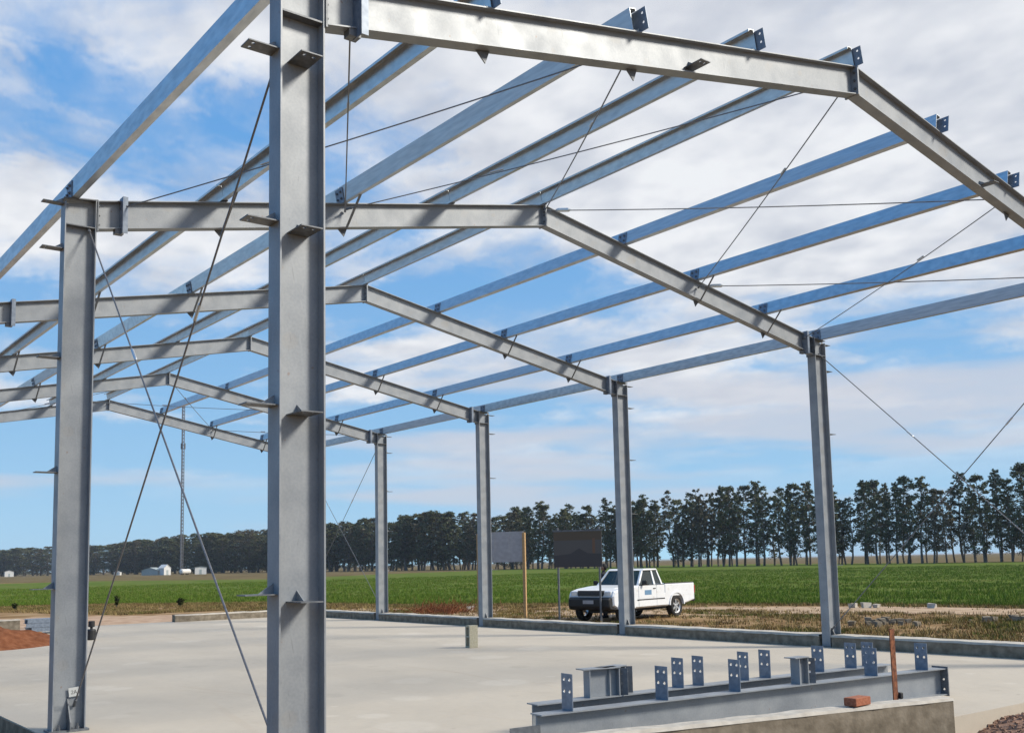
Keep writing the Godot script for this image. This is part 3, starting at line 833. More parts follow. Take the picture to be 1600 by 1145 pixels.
# ------------------------------------------------------------------ small things on the site
func make_yard() -> void:
	# brick on the kerb
	var kr := -atan2(0.77, 3.49)
	var kx := func(s: float, y: float, z: float) -> Vector3: return V(6.68, 0, -0.56) + Basis(Vector3.UP, kr) * Vector3(-s, y, z)
	var st := mb()
	cbox(st, Vector3(-0.125, 0, -0.065), Vector3(0.125, 0.075, 0.065), 0.006)
	var o := build(st, "clay_brick", M.clay)
	o.position = kx.call(1.15, 0.207, -0.085)
	o.rotation.y = kr + 0.25
	tag(o, "orange clay brick lying on the bare concrete kerb", "brick")
	# rusty stake driven beside the kerb
	var sp: Vector3 = kx.call(0.48, -0.0, -0.27)
	var t := thing("rusty_stake", sp, "upright rusty brown steel stake between the kerb and the loose beam", "stake")
	st = mb()
	hexa(st, [Vector3(-0.04, 0.0, -0.006), Vector3(-0.04, 0.0, 0.004), Vector3(0.03, 0.0, 0.004), Vector3(0.03, 0.0, -0.006), Vector3(-0.045, 0.86, -0.006), Vector3(-0.045, 0.86, 0.004), Vector3(0.024, 0.865, 0.004), Vector3(0.024, 0.865, -0.006)])
	hexa(st, [Vector3(0.03, 0.0, -0.05), Vector3(0.03, 0.0, 0.004), Vector3(0.038, 0.0, 0.004), Vector3(0.038, 0.0, -0.05), Vector3(0.024, 0.865, -0.05), Vector3(0.024, 0.865, 0.004), Vector3(0.032, 0.865, 0.004), Vector3(0.032, 0.865, -0.05)])
	build(st, "stake_angle", M.rust, t)
	st = mb()
	cbox(st, Vector3(0.04, 0.19, -0.03), Vector3(0.085, 0.25, 0.03), 0.006)
	build(st, "clamp", M.black_plastic, t)
	# hollow concrete block on end
	t = thing("concrete_block", V(8.66, 0.0, 10.25), "hollow grey concrete block standing on end on the open slab", "block")
	st = mb()
	for zz in [-0.07, 0.042]:
		cbox(st, Vector3(-0.10, 0, zz), Vector3(0.10, 0.42, zz + 0.028), 0.004)
	for yy in [0.0, 0.195, 0.39]:
		cbox(st, Vector3(-0.0985, yy, -0.0415), Vector3(0.0985, yy + 0.03, 0.0415), 0.003)
	build(st, "block_shell", M.block_concrete, t)
	# black canister far down the slab
	t = thing("black_canister", V(4.28, 0, 19.5), "small black canister standing on the slab beside the nearer bracing rod", "canister")
	st = mb()
	tube(st, PackedVector3Array([Vector3(0, 0, 0), Vector3(0, 0.02, 0), Vector3(0, 0.22, 0), Vector3(0, 0.25, 0)]), [0.09, 0.105, 0.105, 0.085], 14)
	build(st, "body", M.black_plastic, t)
	st = mb()
	tube(st, PackedVector3Array([Vector3(0, 0.251, 0), Vector3(0, 0.30, 0)]), [0.03, 0.03], 10)
	tube(st, PackedVector3Array([Vector3(0, 0.30, 0), Vector3(0, 0.31, 0), Vector3(0, 0.43, 0), Vector3(0, 0.44, 0)]), [0.06, 0.075, 0.075, 0.06], 12)
	build(st, "cap", M.black_plastic, t)
	# heap of red earth
	heap("earth_heap", V(1.35, 0.0, 19.6), Vector3(2.5, 0.50, 1.9), M.red_earth, 3, "low heap of red earth on the slab in front of the steel bundle", "earth heap")
	# bundle of steel channels behind it
	t = thing("steel_bundle", V(3.55, 0.0, 23.5), "bundle of blue-grey steel channels stacked beside the red earth heap", "steel bundle")
	for r in 3:
		for c in 3:
			st = mb()
			var y0 := 0.06 + r * 0.112; var z0 := -0.26 + c * 0.17
			var dx := rng.randf_range(-0.12, 0.12)
			box(st, Vector3(0.2 + dx, y0, z0), Vector3(1.6 + dx, y0 + 0.006, z0 + 0.15))
			box(st, Vector3(0.2 + dx, y0 + 0.1, z0), Vector3(1.6 + dx, y0 + 0.106, z0 + 0.15))
			box(st, Vector3(0.2 + dx, y0 + 0.0062, z0 + 0.144), Vector3(1.6 + dx, y0 + 0.0998, z0 + 0.15))
			build(st, "channel", M.blue_plate, t)
	for s in [0.45, 1.2]:
		st = mb()
		box(st, Vector3(s, 0.0, -0.30), Vector3(s + 0.08, 0.059, 0.28))
		build(st, "bearer", M.timber, t)
	# gravel at the near corner of the slab
	heap("gravel_heap", V(9.2, GROUND, -1.2), Vector3(3.2, 0.36, 1.25), M.gravel, 9, "reddish gravel heap against the slab edge past the bare kerb's end", "gravel heap")
	stones("gravel", V(9.2, GROUND, -1.2), Vector3(3.15, 0.36, 1.23), 7000, 0.010, 0.032, M.gravel, "loose reddish gravel scattered over the heap by the slab edge", 9)
	# rubble in the dry grass
	for r in [[22.8, 10.3, 1.5, 30, "heap of grey concrete rubble in the dry grass beyond the kerb"], [25.4, 8.6, 1.0, 10, "few broken grey concrete lumps lying apart in the dry grass"]]:
		t = thing("rubble_heap", V(r[0], GROUND, r[1]), r[4], "rubble", "rubble in the dry grass")
		for k in r[3]:
			var s := rng.randf_range(0.07, 0.25)
			chunk(t, "lump", Vector3(rng.randfn(0, r[2] * 0.5), s * 0.28 + 0.004, rng.randfn(0, r[2] * 0.28)), s, M.raw_concrete)
	for p in [[30.1, 16.4, 0.3], [30.4, 15.6, 0.25], [30.2, 15.9, 0.32], [31.0, 13.8, 0.28], [20.2, 28.2, 0.25], [21.2, 27.9, 0.35]]:
		chunk(null, "pale_stone", V(p[0], GROUND + p[2] * 0.3, p[1]), p[2], M.kerb_top)
	# dead brushwood pile beyond the kerb
	t = thing("brush_pile", V(19.6, GROUND, 27.6), "pile of dry reddish brushwood beyond the kerb between two columns", "brush pile")
	st = mb()
	for k in 260:
		var a := Vector3(rng.randfn(0, 0.75), 0.02, rng.randfn(0, 0.6))
		var dirv := Vector3(rng.randf_range(-1, 1), rng.randf_range(0.15, 1.1), rng.randf_range(-1, 1)).normalized() * rng.randf_range(0.3, 0.75)
		tube(st, PackedVector3Array([a, a + dirv * 0.6, a + dirv + Vector3(rng.randf_range(-0.1, 0.1), -0.04, 0)]), [0.016, 0.012, 0.004], 4, false)
	tag(build(st, "twigs", M.red_earth, t), "", "", "", "stuff")

func heap(called: String, where: Vector3, size: Vector3, m: Material, seed_: int, label: String, cat: String) -> void:
	var n := FastNoiseLite.new()
	n.seed = seed_; n.frequency = 0.7; n.fractal_octaves = 4
	var st := SurfaceTool.new()
	st.begin(Mesh.PRIMITIVE_TRIANGLES)
	var R := 26; var K := 56
	var hgt := func(r: float, a: float) -> Vector3:
		var x := cos(a) * r * size.x; var z := sin(a) * r * size.z
		var w := 1.0 + 0.16 * n.get_noise_2d(cos(a) * 1.6 + 9.0, sin(a) * 1.6)
		var y := size.y * pow(maxf(0.0, 1.0 - r * r), 1.15) * (1.0 + 0.5 * n.get_noise_2d(x * 1.3, z * 1.3)) + 0.05 * (1.0 - r) * n.get_noise_2d(x * 5.0, z * 5.0)
		return Vector3(x * w, maxf(y, 0.0) + 0.003 - 0.02 * smoothstep(0.95, 1.0, r), z * w)
	for i in R:
		for k in K:
			var r0 := float(i) / R; var r1 := float(i + 1) / R; var a0 := TAU * k / K; var a1 := TAU * (k + 1) / K
			if i > 0: tri(st, hgt.call(r0, a0), hgt.call(r1, a1), hgt.call(r0, a1))
			tri(st, hgt.call(r0, a0), hgt.call(r1, a0), hgt.call(r1, a1))
	var o := build(st, called, m)
	o.position = where
	tag(o, label, cat)

func lump_mesh(seed_: int) -> ArrayMesh:
	var r := RandomNumberGenerator.new()
	r.seed = seed_
	var st := mb()
	var v := []
	for x in [-1, 1]:
		for y in [-1, 1]:
			for z in [-1, 1]: v.append(Vector3(x * r.randf_range(0.3, 0.55), y * r.randf_range(0.2, 0.4), z * r.randf_range(0.25, 0.5)))
	quad(st, v[0], v[1], v[3], v[2]); quad(st, v[4], v[6], v[7], v[5])
	quad(st, v[0], v[4], v[5], v[1]); quad(st, v[2], v[3], v[7], v[6])
	quad(st, v[0], v[2], v[6], v[4]); quad(st, v[1], v[5], v[7], v[3])
	st.generate_normals()
	return st.commit()

var lumps := []
func chunk(parent: Node, called: String, p: Vector3, s: float, m: Material) -> void:
	if lumps.is_empty():
		for k in 5: lumps.append(lump_mesh(60 + k))
	var o := inst(lumps[rng.randi() % 5], called, m, parent, Transform3D(Basis(Vector3.UP, rng.randf() * TAU).scaled(Vector3.ONE * s), p))
	if parent == null: tag(o, "pale stone lying at the edge of the dirt track", "stone", "pale stones by the track")

func stones(called: String, where: Vector3, size: Vector3, count: int, s0: float, s1: float, m: Material, label: String, seed_: int) -> void:
	var mm := MultiMesh.new()
	mm.transform_format = MultiMesh.TRANSFORM_3D
	mm.mesh = lump_mesh(77)
	mm.instance_count = count
	var n := FastNoiseLite.new()
	n.seed = seed_; n.frequency = 0.7; n.fractal_octaves = 4
	for k in count:
		var r := sqrt(rng.randf()) * 0.98; var a := rng.randf() * TAU
		var x := cos(a) * r * size.x; var z := sin(a) * r * size.z
		var y := size.y * pow(maxf(0.0, 1.0 - r * r), 1.15) * (1.0 + 0.5 * n.get_noise_2d(x * 1.3, z * 1.3))
		var s := rng.randf_range(s0, s1)
		var w := 1.0 + 0.16 * n.get_noise_2d(cos(a) * 1.6 + 9.0, sin(a) * 1.6)
		mm.set_instance_transform(k, Transform3D(Basis.from_euler(Vector3(rng.randf() * TAU, rng.randf() * TAU, 0)).scaled(Vector3.ONE * s * 1.6), where + Vector3(x * w, y + s * 0.3, z * w)))
	var o := MultiMeshInstance3D.new()
	o.multimesh = mm
	o.material_override = m
	put(o, called)
	tag(o, label, "gravel", "", "stuff")

# ------------------------------------------------------------------ pickup truck
func make_truck() -> void:
	var turn := atan2(0.211, 0.977)
	var R := Basis(Vector3.UP, turn)
	var t := thing("pickup_truck", V(19.62, GROUND + 0.012, 17.42) - R * Vector3(0.80, 0, 0.78), "white pickup truck with black front bumper parked on the dirt track", "truck")
	t.rotation.y = turn
	# local x from the front bumper (0) to the tail (5.1), +z is the side towards the slab
	var arch := func(cx: float, r: float) -> Array:
		var out := []
		for k in 9:
			var a := PI * k / 8.0
			out.append(Vector2(cx - cos(a) * r, 0.40 + sin(a) * r * 0.92))
		return out
	var front_w := func(x: float) -> float: return 1.0 - 0.10 * pow(clampf(1.0 - x / 0.8, 0, 1), 2.0)
	var poly := PackedVector2Array([Vector2(0.12, 0.50), Vector2(0.30, 0.42)])
	for p in arch.call(0.80, 0.42): poly.append(p)
	poly.append_array([Vector2(1.4, 0.38), Vector2(3.3, 0.38)])
	for p in arch.call(3.78, 0.42): poly.append(p)
	poly.append_array([Vector2(4.6, 0.45), Vector2(4.97, 0.52), Vector2(4.97, 0.83), Vector2(3.06, 0.83), Vector2(3.04, 1.09), Vector2(1.60, 1.09), Vector2(1.2, 1.075), Vector2(0.50, 1.01), Vector2(0.18, 0.94), Vector2(0.10, 0.80)])
	var rev := poly.duplicate(); rev.reverse()
	var st := mb()
	prism(st, poly, -0.86, 0.86, Transform3D(), null, 0.045)
	var body := build(st, "body", M.white_paint, t)
	# bonnet bulge
	st = mb()
	prism(st, PackedVector2Array([Vector2(0.30, 0.955), Vector2(1.54, 1.075), Vector2(1.50, 1.105), Vector2(0.6, 1.035)]), -0.62, 0.62, Transform3D(), front_w, 0.02)
	build(st, "bonnet", M.white_paint, t)
	# bed: sides, front wall, tailgate
	for s in [-1.0, 1.0]:
		st = mb()
		cbox(st, Vector3(3.08, 0.68, minf(s * 0.80, s * 0.863)), Vector3(4.95, 1.09, maxf(s * 0.80, s * 0.863)), 0.02)
		build(st, "bed_side", M.white_paint, t)
		st = mb()
		tube(st, PackedVector3Array([Vector3(3.10, 1.10, s * 0.83), Vector3(4.93, 1.10, s * 0.83)]), [0.022], 6)
		build(st, "bed_rail", M.black_plastic, t)
	st = mb()
	cbox(st, Vector3(4.91, 0.66, -0.795), Vector3(4.99, 1.07, 0.795), 0.015)
	build(st, "tailgate", M.white_paint, t)
	st = mb()
	cbox(st, Vector3(4.95, 0.46, -0.8), Vector3(5.10, 0.60, 0.8), 0.02)
	build(st, "rear_bumper", M.black_plastic, t)
	# cab: roof, pillars, panes
	var zb := 0.80; var zt := 0.66; var yb := 1.09; var yt := 1.555
	st = mb()
	prism(st, PackedVector2Array([Vector2(2.02, 1.55), Vector2(2.93, 1.55), Vector2(2.86, 1.60), Vector2(2.16, 1.61)]), -0.69, 0.69, Transform3D(), null, 0.02)
	build(st, "roof", M.white_paint, t)
	var side_pt := func(x: float, y: float, s: float, off := 0.0) -> Vector3:
		return Vector3(x, y, s * (lerpf(zb, zt, (y - yb) / (yt - yb)) + off))
	for s in [-1.0, 1.0]:
		for q in [[1.56, 1.65, 2.02, 2.10], [2.50, 2.60, 2.54, 2.61], [2.96, 3.04, 2.87, 2.93]]:
			st = mb()
			var pts := []
			for off in [0.0, -0.06]:
				pts.append_array([side_pt.call(q[0], yb - 0.01, s, off), side_pt.call(q[2], yt, s, off), side_pt.call(q[3], yt, s, off), side_pt.call(q[1], yb - 0.01, s, off)])
			hexa(st, pts)
			build(st, "pillar", M.white_paint, t)
		for q in [[1.66, 2.49, 2.11, 2.53], [2.61, 2.95, 2.62, 2.86]]:
			st = mb()
			var pts := []
			for off in [-0.022, -0.028]:
				pts.append_array([side_pt.call(q[0], yb + 0.015, s, off), side_pt.call(q[2], yt - 0.01, s, off), side_pt.call(q[3], yt - 0.01, s, off), side_pt.call(q[1], yb + 0.015, s, off)])
			hexa(st, pts)
			build(st, "window", M.glass, t)
		# door skin with seams, handle and a blue badge
		st = mb()
		cbox(st, Vector3(1.50, 0.42, minf(s * 0.855, s * 0.872)), Vector3(2.54, 1.075, maxf(s * 0.855, s * 0.872)), 0.006)
		var door := build(st, "door", M.white_paint, t)
		st = mb()
		cbox(st, Vector3(2.34, 0.96, minf(s * 0.872, s * 0.895)), Vector3(2.48, 0.985, maxf(s * 0.872, s * 0.895)), 0.005)
		build(st, "handle", M.black_plastic, door)
		st = mb()
		box(st, Vector3(1.84, 0.78, minf(s * 0.873, s * 0.876)), Vector3(2.24, 0.93, maxf(s * 0.873, s * 0.876)))
		build(st, "badge", M.door_blue, door)
		st = mb()
		cbox(st, Vector3(2.56, 0.42, minf(s * 0.855, s * 0.870)), Vector3(3.03, 1.075, maxf(s * 0.855, s * 0.870)), 0.006)
		build(st, "rear_panel", M.white_paint, t)
		st = mb()
		cbox(st, Vector3(1.68, 1.10, minf(s * 0.86, s * 1.02)), Vector3(1.77, 1.24, maxf(s * 0.86, s * 1.04)), 0.02)
		build(st, "mirror", M.black_plastic, t)
		st = mb()
		box(st, Vector3(1.60, 1.077, minf(s * 0.80, s * 0.868)), Vector3(3.03, 1.093, maxf(s * 0.80, s * 0.868)))
		build(st, "belt_trim", M.black_plastic, t)
		st = mb()
		cbox(st, Vector3(1.42, 0.62, minf(s * 0.868, s * 0.884)), Vector3(3.03, 0.655, maxf(s * 0.868, s * 0.884)), 0.006)
		build(st, "side_moulding", M.black_plastic, t)
		for cx in [0.80, 3.78]:
			st = mb()
			var rim := []
			for k in 13:
				var a := PI * k / 12.0
				rim.append([Vector3(cx - cos(a) * 0.42, 0.40 + sin(a) * 0.386, 0), Vector3(cx - cos(a) * 0.475, 0.40 + sin(a) * 0.44, 0)])
			for k in 12:
				var z0 := Vector3(0, 0, s * 0.84); var z1 := Vector3(0, 0, s * 0.892)
				hexa(st, [rim[k][0] + z0, rim[k][1] + z0, rim[k][1] + z1, rim[k][0] + z1, rim[k + 1][0] + z0, rim[k + 1][1] + z0, rim[k + 1][1] + z1, rim[k + 1][0] + z1])
			build(st, "wheel_flare", M.white_paint, t)
		# headlamp and tail lamp
		st = mb()
		cbox(st, Vector3(0.10, 0.80, minf(s * 0.50, s * 0.76)), Vector3(0.30, 0.95, maxf(s * 0.50, s * 0.76)), 0.02)
		build(st, "headlamp", M.lamp_lens, t)
		st = mb()
		cbox(st, Vector3(4.94, 0.75, minf(s * 0.80, s * 0.868)), Vector3(4.996, 1.0, maxf(s * 0.80, s * 0.868)), 0.008)
		build(st, "tail_lamp", M.tail_lens, t)
		for cx in [0.80, 3.78]:
			wheel(t, Vector3(cx, 0.355, s * 0.76), s)
			# dark liner inside each arch
			st = mb()
			prism(st, PackedVector2Array([Vector2(cx - 0.42, 0.42), Vector2(cx - 0.30, 0.70), Vector2(cx, 0.80), Vector2(cx + 0.30, 0.70), Vector2(cx + 0.42, 0.42)]), s * 0.45 - 0.02, s * 0.45 + 0.02)
			build(st, "wheel_liner", M.black_plastic, t)
	st = mb()
	quad(st, Vector3(1.62, yb + 0.01, -0.775), Vector3(2.05, yt, -0.645), Vector3(2.05, yt, 0.645), Vector3(1.62, yb + 0.01, 0.775))
	build(st, "windscreen", M.glass, t)
	st = mb()
	quad(st, Vector3(3.0, yb + 0.01, -0.775), Vector3(2.91, yt, -0.645), Vector3(2.91, yt, 0.645), Vector3(3.0, yb + 0.01, 0.775))
	build(st, "rear_window", M.glass, t)
	st = mb()
	for z in [-0.36, 0.36]:
		cbox(st, Vector3(2.45, 1.0, z - 0.24), Vector3(2.60, 1.38, z + 0.24), 0.05)
		cbox(st, Vector3(2.48, 1.385, z - 0.12), Vector3(2.58, 1.50, z + 0.12), 0.03)
	build(st, "seat", M.seat_cloth, t)
	st = mb()
	box(st, Vector3(1.66, 1.092, -0.74), Vector3(1.92, 1.13, 0.74))
	build(st, "dashboard", M.seat_cloth, t)
	# front end: grille, bumper, plate, bull-bar like lower guard
	st = mb()
	cbox(st, Vector3(0.075, 0.80, -0.48), Vector3(0.20, 0.97, 0.48), 0.012)
	var gr := build(st, "grille", M.black_plastic, t)
	for k in 3:
		st = mb()
		box(st, Vector3(0.068, 0.832 + k * 0.042, -0.46), Vector3(0.074, 0.842 + k * 0.042, 0.46))
		build(st, "grille_bar", M.dark_plate, gr)
	st = mb()
	prism(st, PackedVector2Array([Vector2(0.02, 0.40), Vector2(0.30, 0.36), Vector2(0.32, 0.74), Vector2(0.06, 0.77), Vector2(-0.03, 0.70), Vector2(-0.03, 0.50)]), -0.84, 0.84, Transform3D(), func(x: float) -> float: return 1.0 - 0.07 * clampf(1.0 - x / 0.3, 0, 1), 0.03)
	var bp := build(st, "front_bumper", M.black_plastic, t)
	st = mb()
	box(st, Vector3(-0.040, 0.57, -0.20), Vector3(-0.033, 0.68, 0.20))
	build(st, "number_plate", M.board_grey, bp)
	st = mb()
	box(st, Vector3(0.5, 0.26, -0.35), Vector3(4.7, 0.40, 0.35))
	build(st, "chassis", M.black_plastic, t)

func wheel(t: Node, c: Vector3, s: float) -> void:
	var st := mb()
	var prof := [[0.235, 0.10], [0.30, 0.125], [0.345, 0.105], [0.355, 0.06], [0.355, -0.06], [0.345, -0.105], [0.30, -0.12], [0.235, -0.10]]
	var n := 28
	for k in n:
		var a0 := TAU * k / n; var a1 := TAU * (k + 1) / n
		for i in prof.size() - 1:
			var p: Array = prof[i]; var q: Array = prof[i + 1]
			quad(st, c + Vector3(cos(a0) * p[0], sin(a0) * p[0], s * p[1]), c + Vector3(cos(a1) * p[0], sin(a1) * p[0], s * p[1]), c + Vector3(cos(a1) * q[0], sin(a1) * q[0], s * q[1]), c + Vector3(cos(a0) * q[0], sin(a0) * q[0], s * q[1]))
	var w := build(st, "wheel", M.tyre_rubber, t)
	st = mb()
	for k in n:
		var a0 := TAU * k / n; var a1 := TAU * (k + 1) / n
		for e in [[0.234, 0.098, 0.205, 0.07], [0.205, 0.07, 0.20, -0.02]]:
			quad(st, c + Vector3(cos(a0) * e[0], sin(a0) * e[0], s * e[1]), c + Vector3(cos(a1) * e[0], sin(a1) * e[0], s * e[1]), c + Vector3(cos(a1) * e[2], sin(a1) * e[2], s * e[3]), c + Vector3(cos(a0) * e[2], sin(a0) * e[2], s * e[3]))
	for k in 6:
		var xf := Transform3D(Basis(Vector3.BACK, TAU * k / 6.0), c + Vector3(0, 0, s * 0.06))
		box(st, Vector3(-0.03, 0.03, -0.012), Vector3(0.03, 0.206, 0.012), xf)
	tube(st, PackedVector3Array([c + Vector3(0, 0, s * 0.03), c + Vector3(0, 0, s * 0.085)]), [0.06, 0.05], 12)
	build(st, "rim", M.alloy, w)

# ------------------------------------------------------------------ person
func surface_net(st: SurfaceTool, bones: Array, lo: Vector3, hi: Vector3, cell: float, k := 0.04) -> void:
	var nx := int((hi.x - lo.x) / cell) + 1; var ny := int((hi.y - lo.y) / cell) + 1; var nz := int((hi.z - lo.z) / cell) + 1
	var f := PackedFloat32Array()
	f.resize(nx * ny * nz)
	f.fill(1.0)
	for z in nz:
		for y in ny:
			for x in nx:
				var p := lo + Vector3(x, y, z) * cell
				var best := 1.0
				for b in bones:
					var a: Vector3 = b[0]; var e: Vector3 = b[1] - a
					var h := clampf((p - a).dot(e) / maxf(e.length_squared(), 1e-9), 0, 1)
					var dd := (p - a - e * h).length() - lerpf(b[2], b[3], h)
					var m := clampf(0.5 + 0.5 * (best - dd) / k, 0, 1)
					best = lerpf(best, dd, m) - k * m * (1.0 - m)
				f[(z * ny + y) * nx + x] = best
	var vid := {}
	for z in nz - 1:
		for y in ny - 1:
			for x in nx - 1:
				var s := Vector3.ZERO; var c := 0
				var id := (z * ny + y) * nx + x
				var neg := 0
				for q in 8:
					if f[id + (q & 1) + ((q >> 1) & 1) * nx + (q >> 2) * nx * ny] < 0.0: neg += 1
				if neg == 0 or neg == 8: continue
				for q in 8:
					for ax in 3:
						if q & (1 << ax): continue
						var q2 := q | (1 << ax)
						var v0 := f[id + (q & 1) + ((q >> 1) & 1) * nx + (q >> 2) * nx * ny]; var v1 := f[id + (q2 & 1) + ((q2 >> 1) & 1) * nx + (q2 >> 2) * nx * ny]
						if (v0 < 0.0) != (v1 < 0.0):
							var tt := v0 / (v0 - v1)
							s += Vector3(q & 1, (q >> 1) & 1, q >> 2).lerp(Vector3(q2 & 1, (q2 >> 1) & 1, q2 >> 2), tt)
							c += 1
				vid[id] = lo + (Vector3(x, y, z) + s / c) * cell
	var steps := [1, nx, nx * ny]
	for id: int in vid:
		for ax in 3:
			var u: int = steps[(ax + 1) % 3]; var w: int = steps[(ax + 2) % 3]; var e: int = steps[ax]
			if id + e >= f.size(): continue
			if (f[id] < 0.0) == (f[id + e] < 0.0): continue
			if vid.has(id - u) and vid.has(id - w) and vid.has(id - u - w):
				if f[id] < 0.0: quad(st, vid[id], vid[id - w], vid[id - u - w], vid[id - u])
				else: quad(st, vid[id], vid[id - u], vid[id - u - w], vid[id - w])

func smooth_build(st: SurfaceTool, called: String, m: Material, parent: Node) -> MeshInstance3D:
	st.index()
	return build(st, called, m, parent)

func make_person() -> void:
	var p := at_px(939.0, 34.6, GROUND + 0.012)
	var t := thing("person", p, "person in dark clothes standing behind the white pickup's bonnet", "person")
	t.rotation.y = deg_to_rad(-150)
	var st := SurfaceTool.new(); st.begin(Mesh.PRIMITIVE_TRIANGLES)
	var bones := [
		[Vector3(0, 0.98, 0), Vector3(0, 1.22, 0.01), 0.15, 0.14], [Vector3(0, 1.22, 0.01), Vector3(0, 1.40, 0), 0.14, 0.12],
		[Vector3(-0.15, 1.42, 0), Vector3(0.15, 1.42, 0), 0.075, 0.075], [Vector3(0, 1.42, 0), Vector3(0, 1.56, 0.015), 0.06, 0.055],
		[Vector3(-0.09, 0.95, 0), Vector3(-0.11, 0.50, 0.02), 0.095, 0.062], [Vector3(-0.11, 0.50, 0.02), Vector3(-0.12, 0.08, -0.01), 0.06, 0.042], [Vector3(-0.12, 0.045, -0.04), Vector3(-0.14, 0.035, 0.15), 0.045, 0.035],
		[Vector3(0.09, 0.95, 0), Vector3(0.11, 0.50, 0.02), 0.095, 0.062], [Vector3(0.11, 0.50, 0.02), Vector3(0.12, 0.08, -0.01), 0.06, 0.042], [Vector3(0.12, 0.045, -0.04), Vector3(0.14, 0.035, 0.15), 0.045, 0.035],
		[Vector3(-0.18, 1.41, 0), Vector3(-0.25, 1.13, 0.0), 0.058, 0.045], [Vector3(-0.25, 1.13, 0.0), Vector3(-0.24, 0.90, 0.10), 0.043, 0.032],
		[Vector3(0.18, 1.41, 0), Vector3(0.26, 1.13, 0.0), 0.058, 0.045], [Vector3(0.26, 1.13, 0.0), Vector3(0.20, 1.04, 0.22), 0.043, 0.032]]
	surface_net(st, bones, Vector3(-0.36, -0.02, -0.2), Vector3(0.36, 1.62, 0.32), 0.022)
	smooth_build(st, "body", M.dark_cloth, t)
	st = SurfaceTool.new(); st.begin(Mesh.PRIMITIVE_TRIANGLES)
	surface_net(st, [[Vector3(0, 1.55, 0.02), Vector3(0, 1.62, 0.03), 0.05, 0.062], [Vector3(0, 1.66, 0.015), Vector3(0, 1.69, 0.01), 0.085, 0.085], [Vector3(0, 1.64, 0.10), Vector3(0, 1.665, 0.095), 0.014, 0.010], [Vector3(-0.085, 1.655, 0.01), Vector3(-0.09, 1.67, 0.005), 0.012, 0.015], [Vector3(0.085, 1.655, 0.01), Vector3(0.09, 1.67, 0.005), 0.012, 0.015], [Vector3(-0.02, 1.605, 0.09), Vector3(0.02, 1.605, 0.09), 0.007, 0.007]], Vector3(-0.13, 1.48, -0.11), Vector3(0.13, 1.80, 0.15), 0.009, 0.02)
	# hands: palm, four fingers and a thumb each
	for h in [[Vector3(-0.24, 0.885, 0.11), Vector3(0.0, -0.8, 0.35)], [Vector3(0.195, 1.035, 0.235), Vector3(-0.25, -0.15, 0.9)]]:
		var o: Vector3 = h[0]; var d: Vector3 = (h[1] as Vector3).normalized(); var w := d.cross(Vector3(1, 0.2, 0.1)).normalized()
		var bn := [[o, o + d * 0.075, 0.026, 0.030]]
		for k in 4:
			var r := o + d * 0.08 + w * (k - 1.5) * 0.019
			var l: float = [0.055, 0.07, 0.066, 0.05][k]
			bn.append([r, r + d * l * 0.6, 0.0095, 0.009]); bn.append([r + d * l * 0.6, r + d * l + Vector3(0.012, 0, 0), 0.009, 0.008])
		bn.append([o + d * 0.02 - w * 0.028, o + d * 0.065 - w * 0.055, 0.012, 0.010])
		surface_net(st, bn, o - Vector3(0.13, 0.20, 0.08), o + Vector3(0.13, 0.1, 0.20), 0.007, 0.008)
	smooth_build(st, "head_and_hands", M.skin, t)
	st = SurfaceTool.new(); st.begin(Mesh.PRIMITIVE_TRIANGLES)
	surface_net(st, [[Vector3(0, 1.69, -0.012), Vector3(0, 1.715, 0.0), 0.092, 0.085], [Vector3(0, 1.62, -0.05), Vector3(0, 1.68, -0.03), 0.05, 0.07]], Vector3(-0.13, 1.54, -0.14), Vector3(0.13, 1.83, 0.07), 0.012, 0.02)
	smooth_build(st, "hair", M.dark_hair, t)

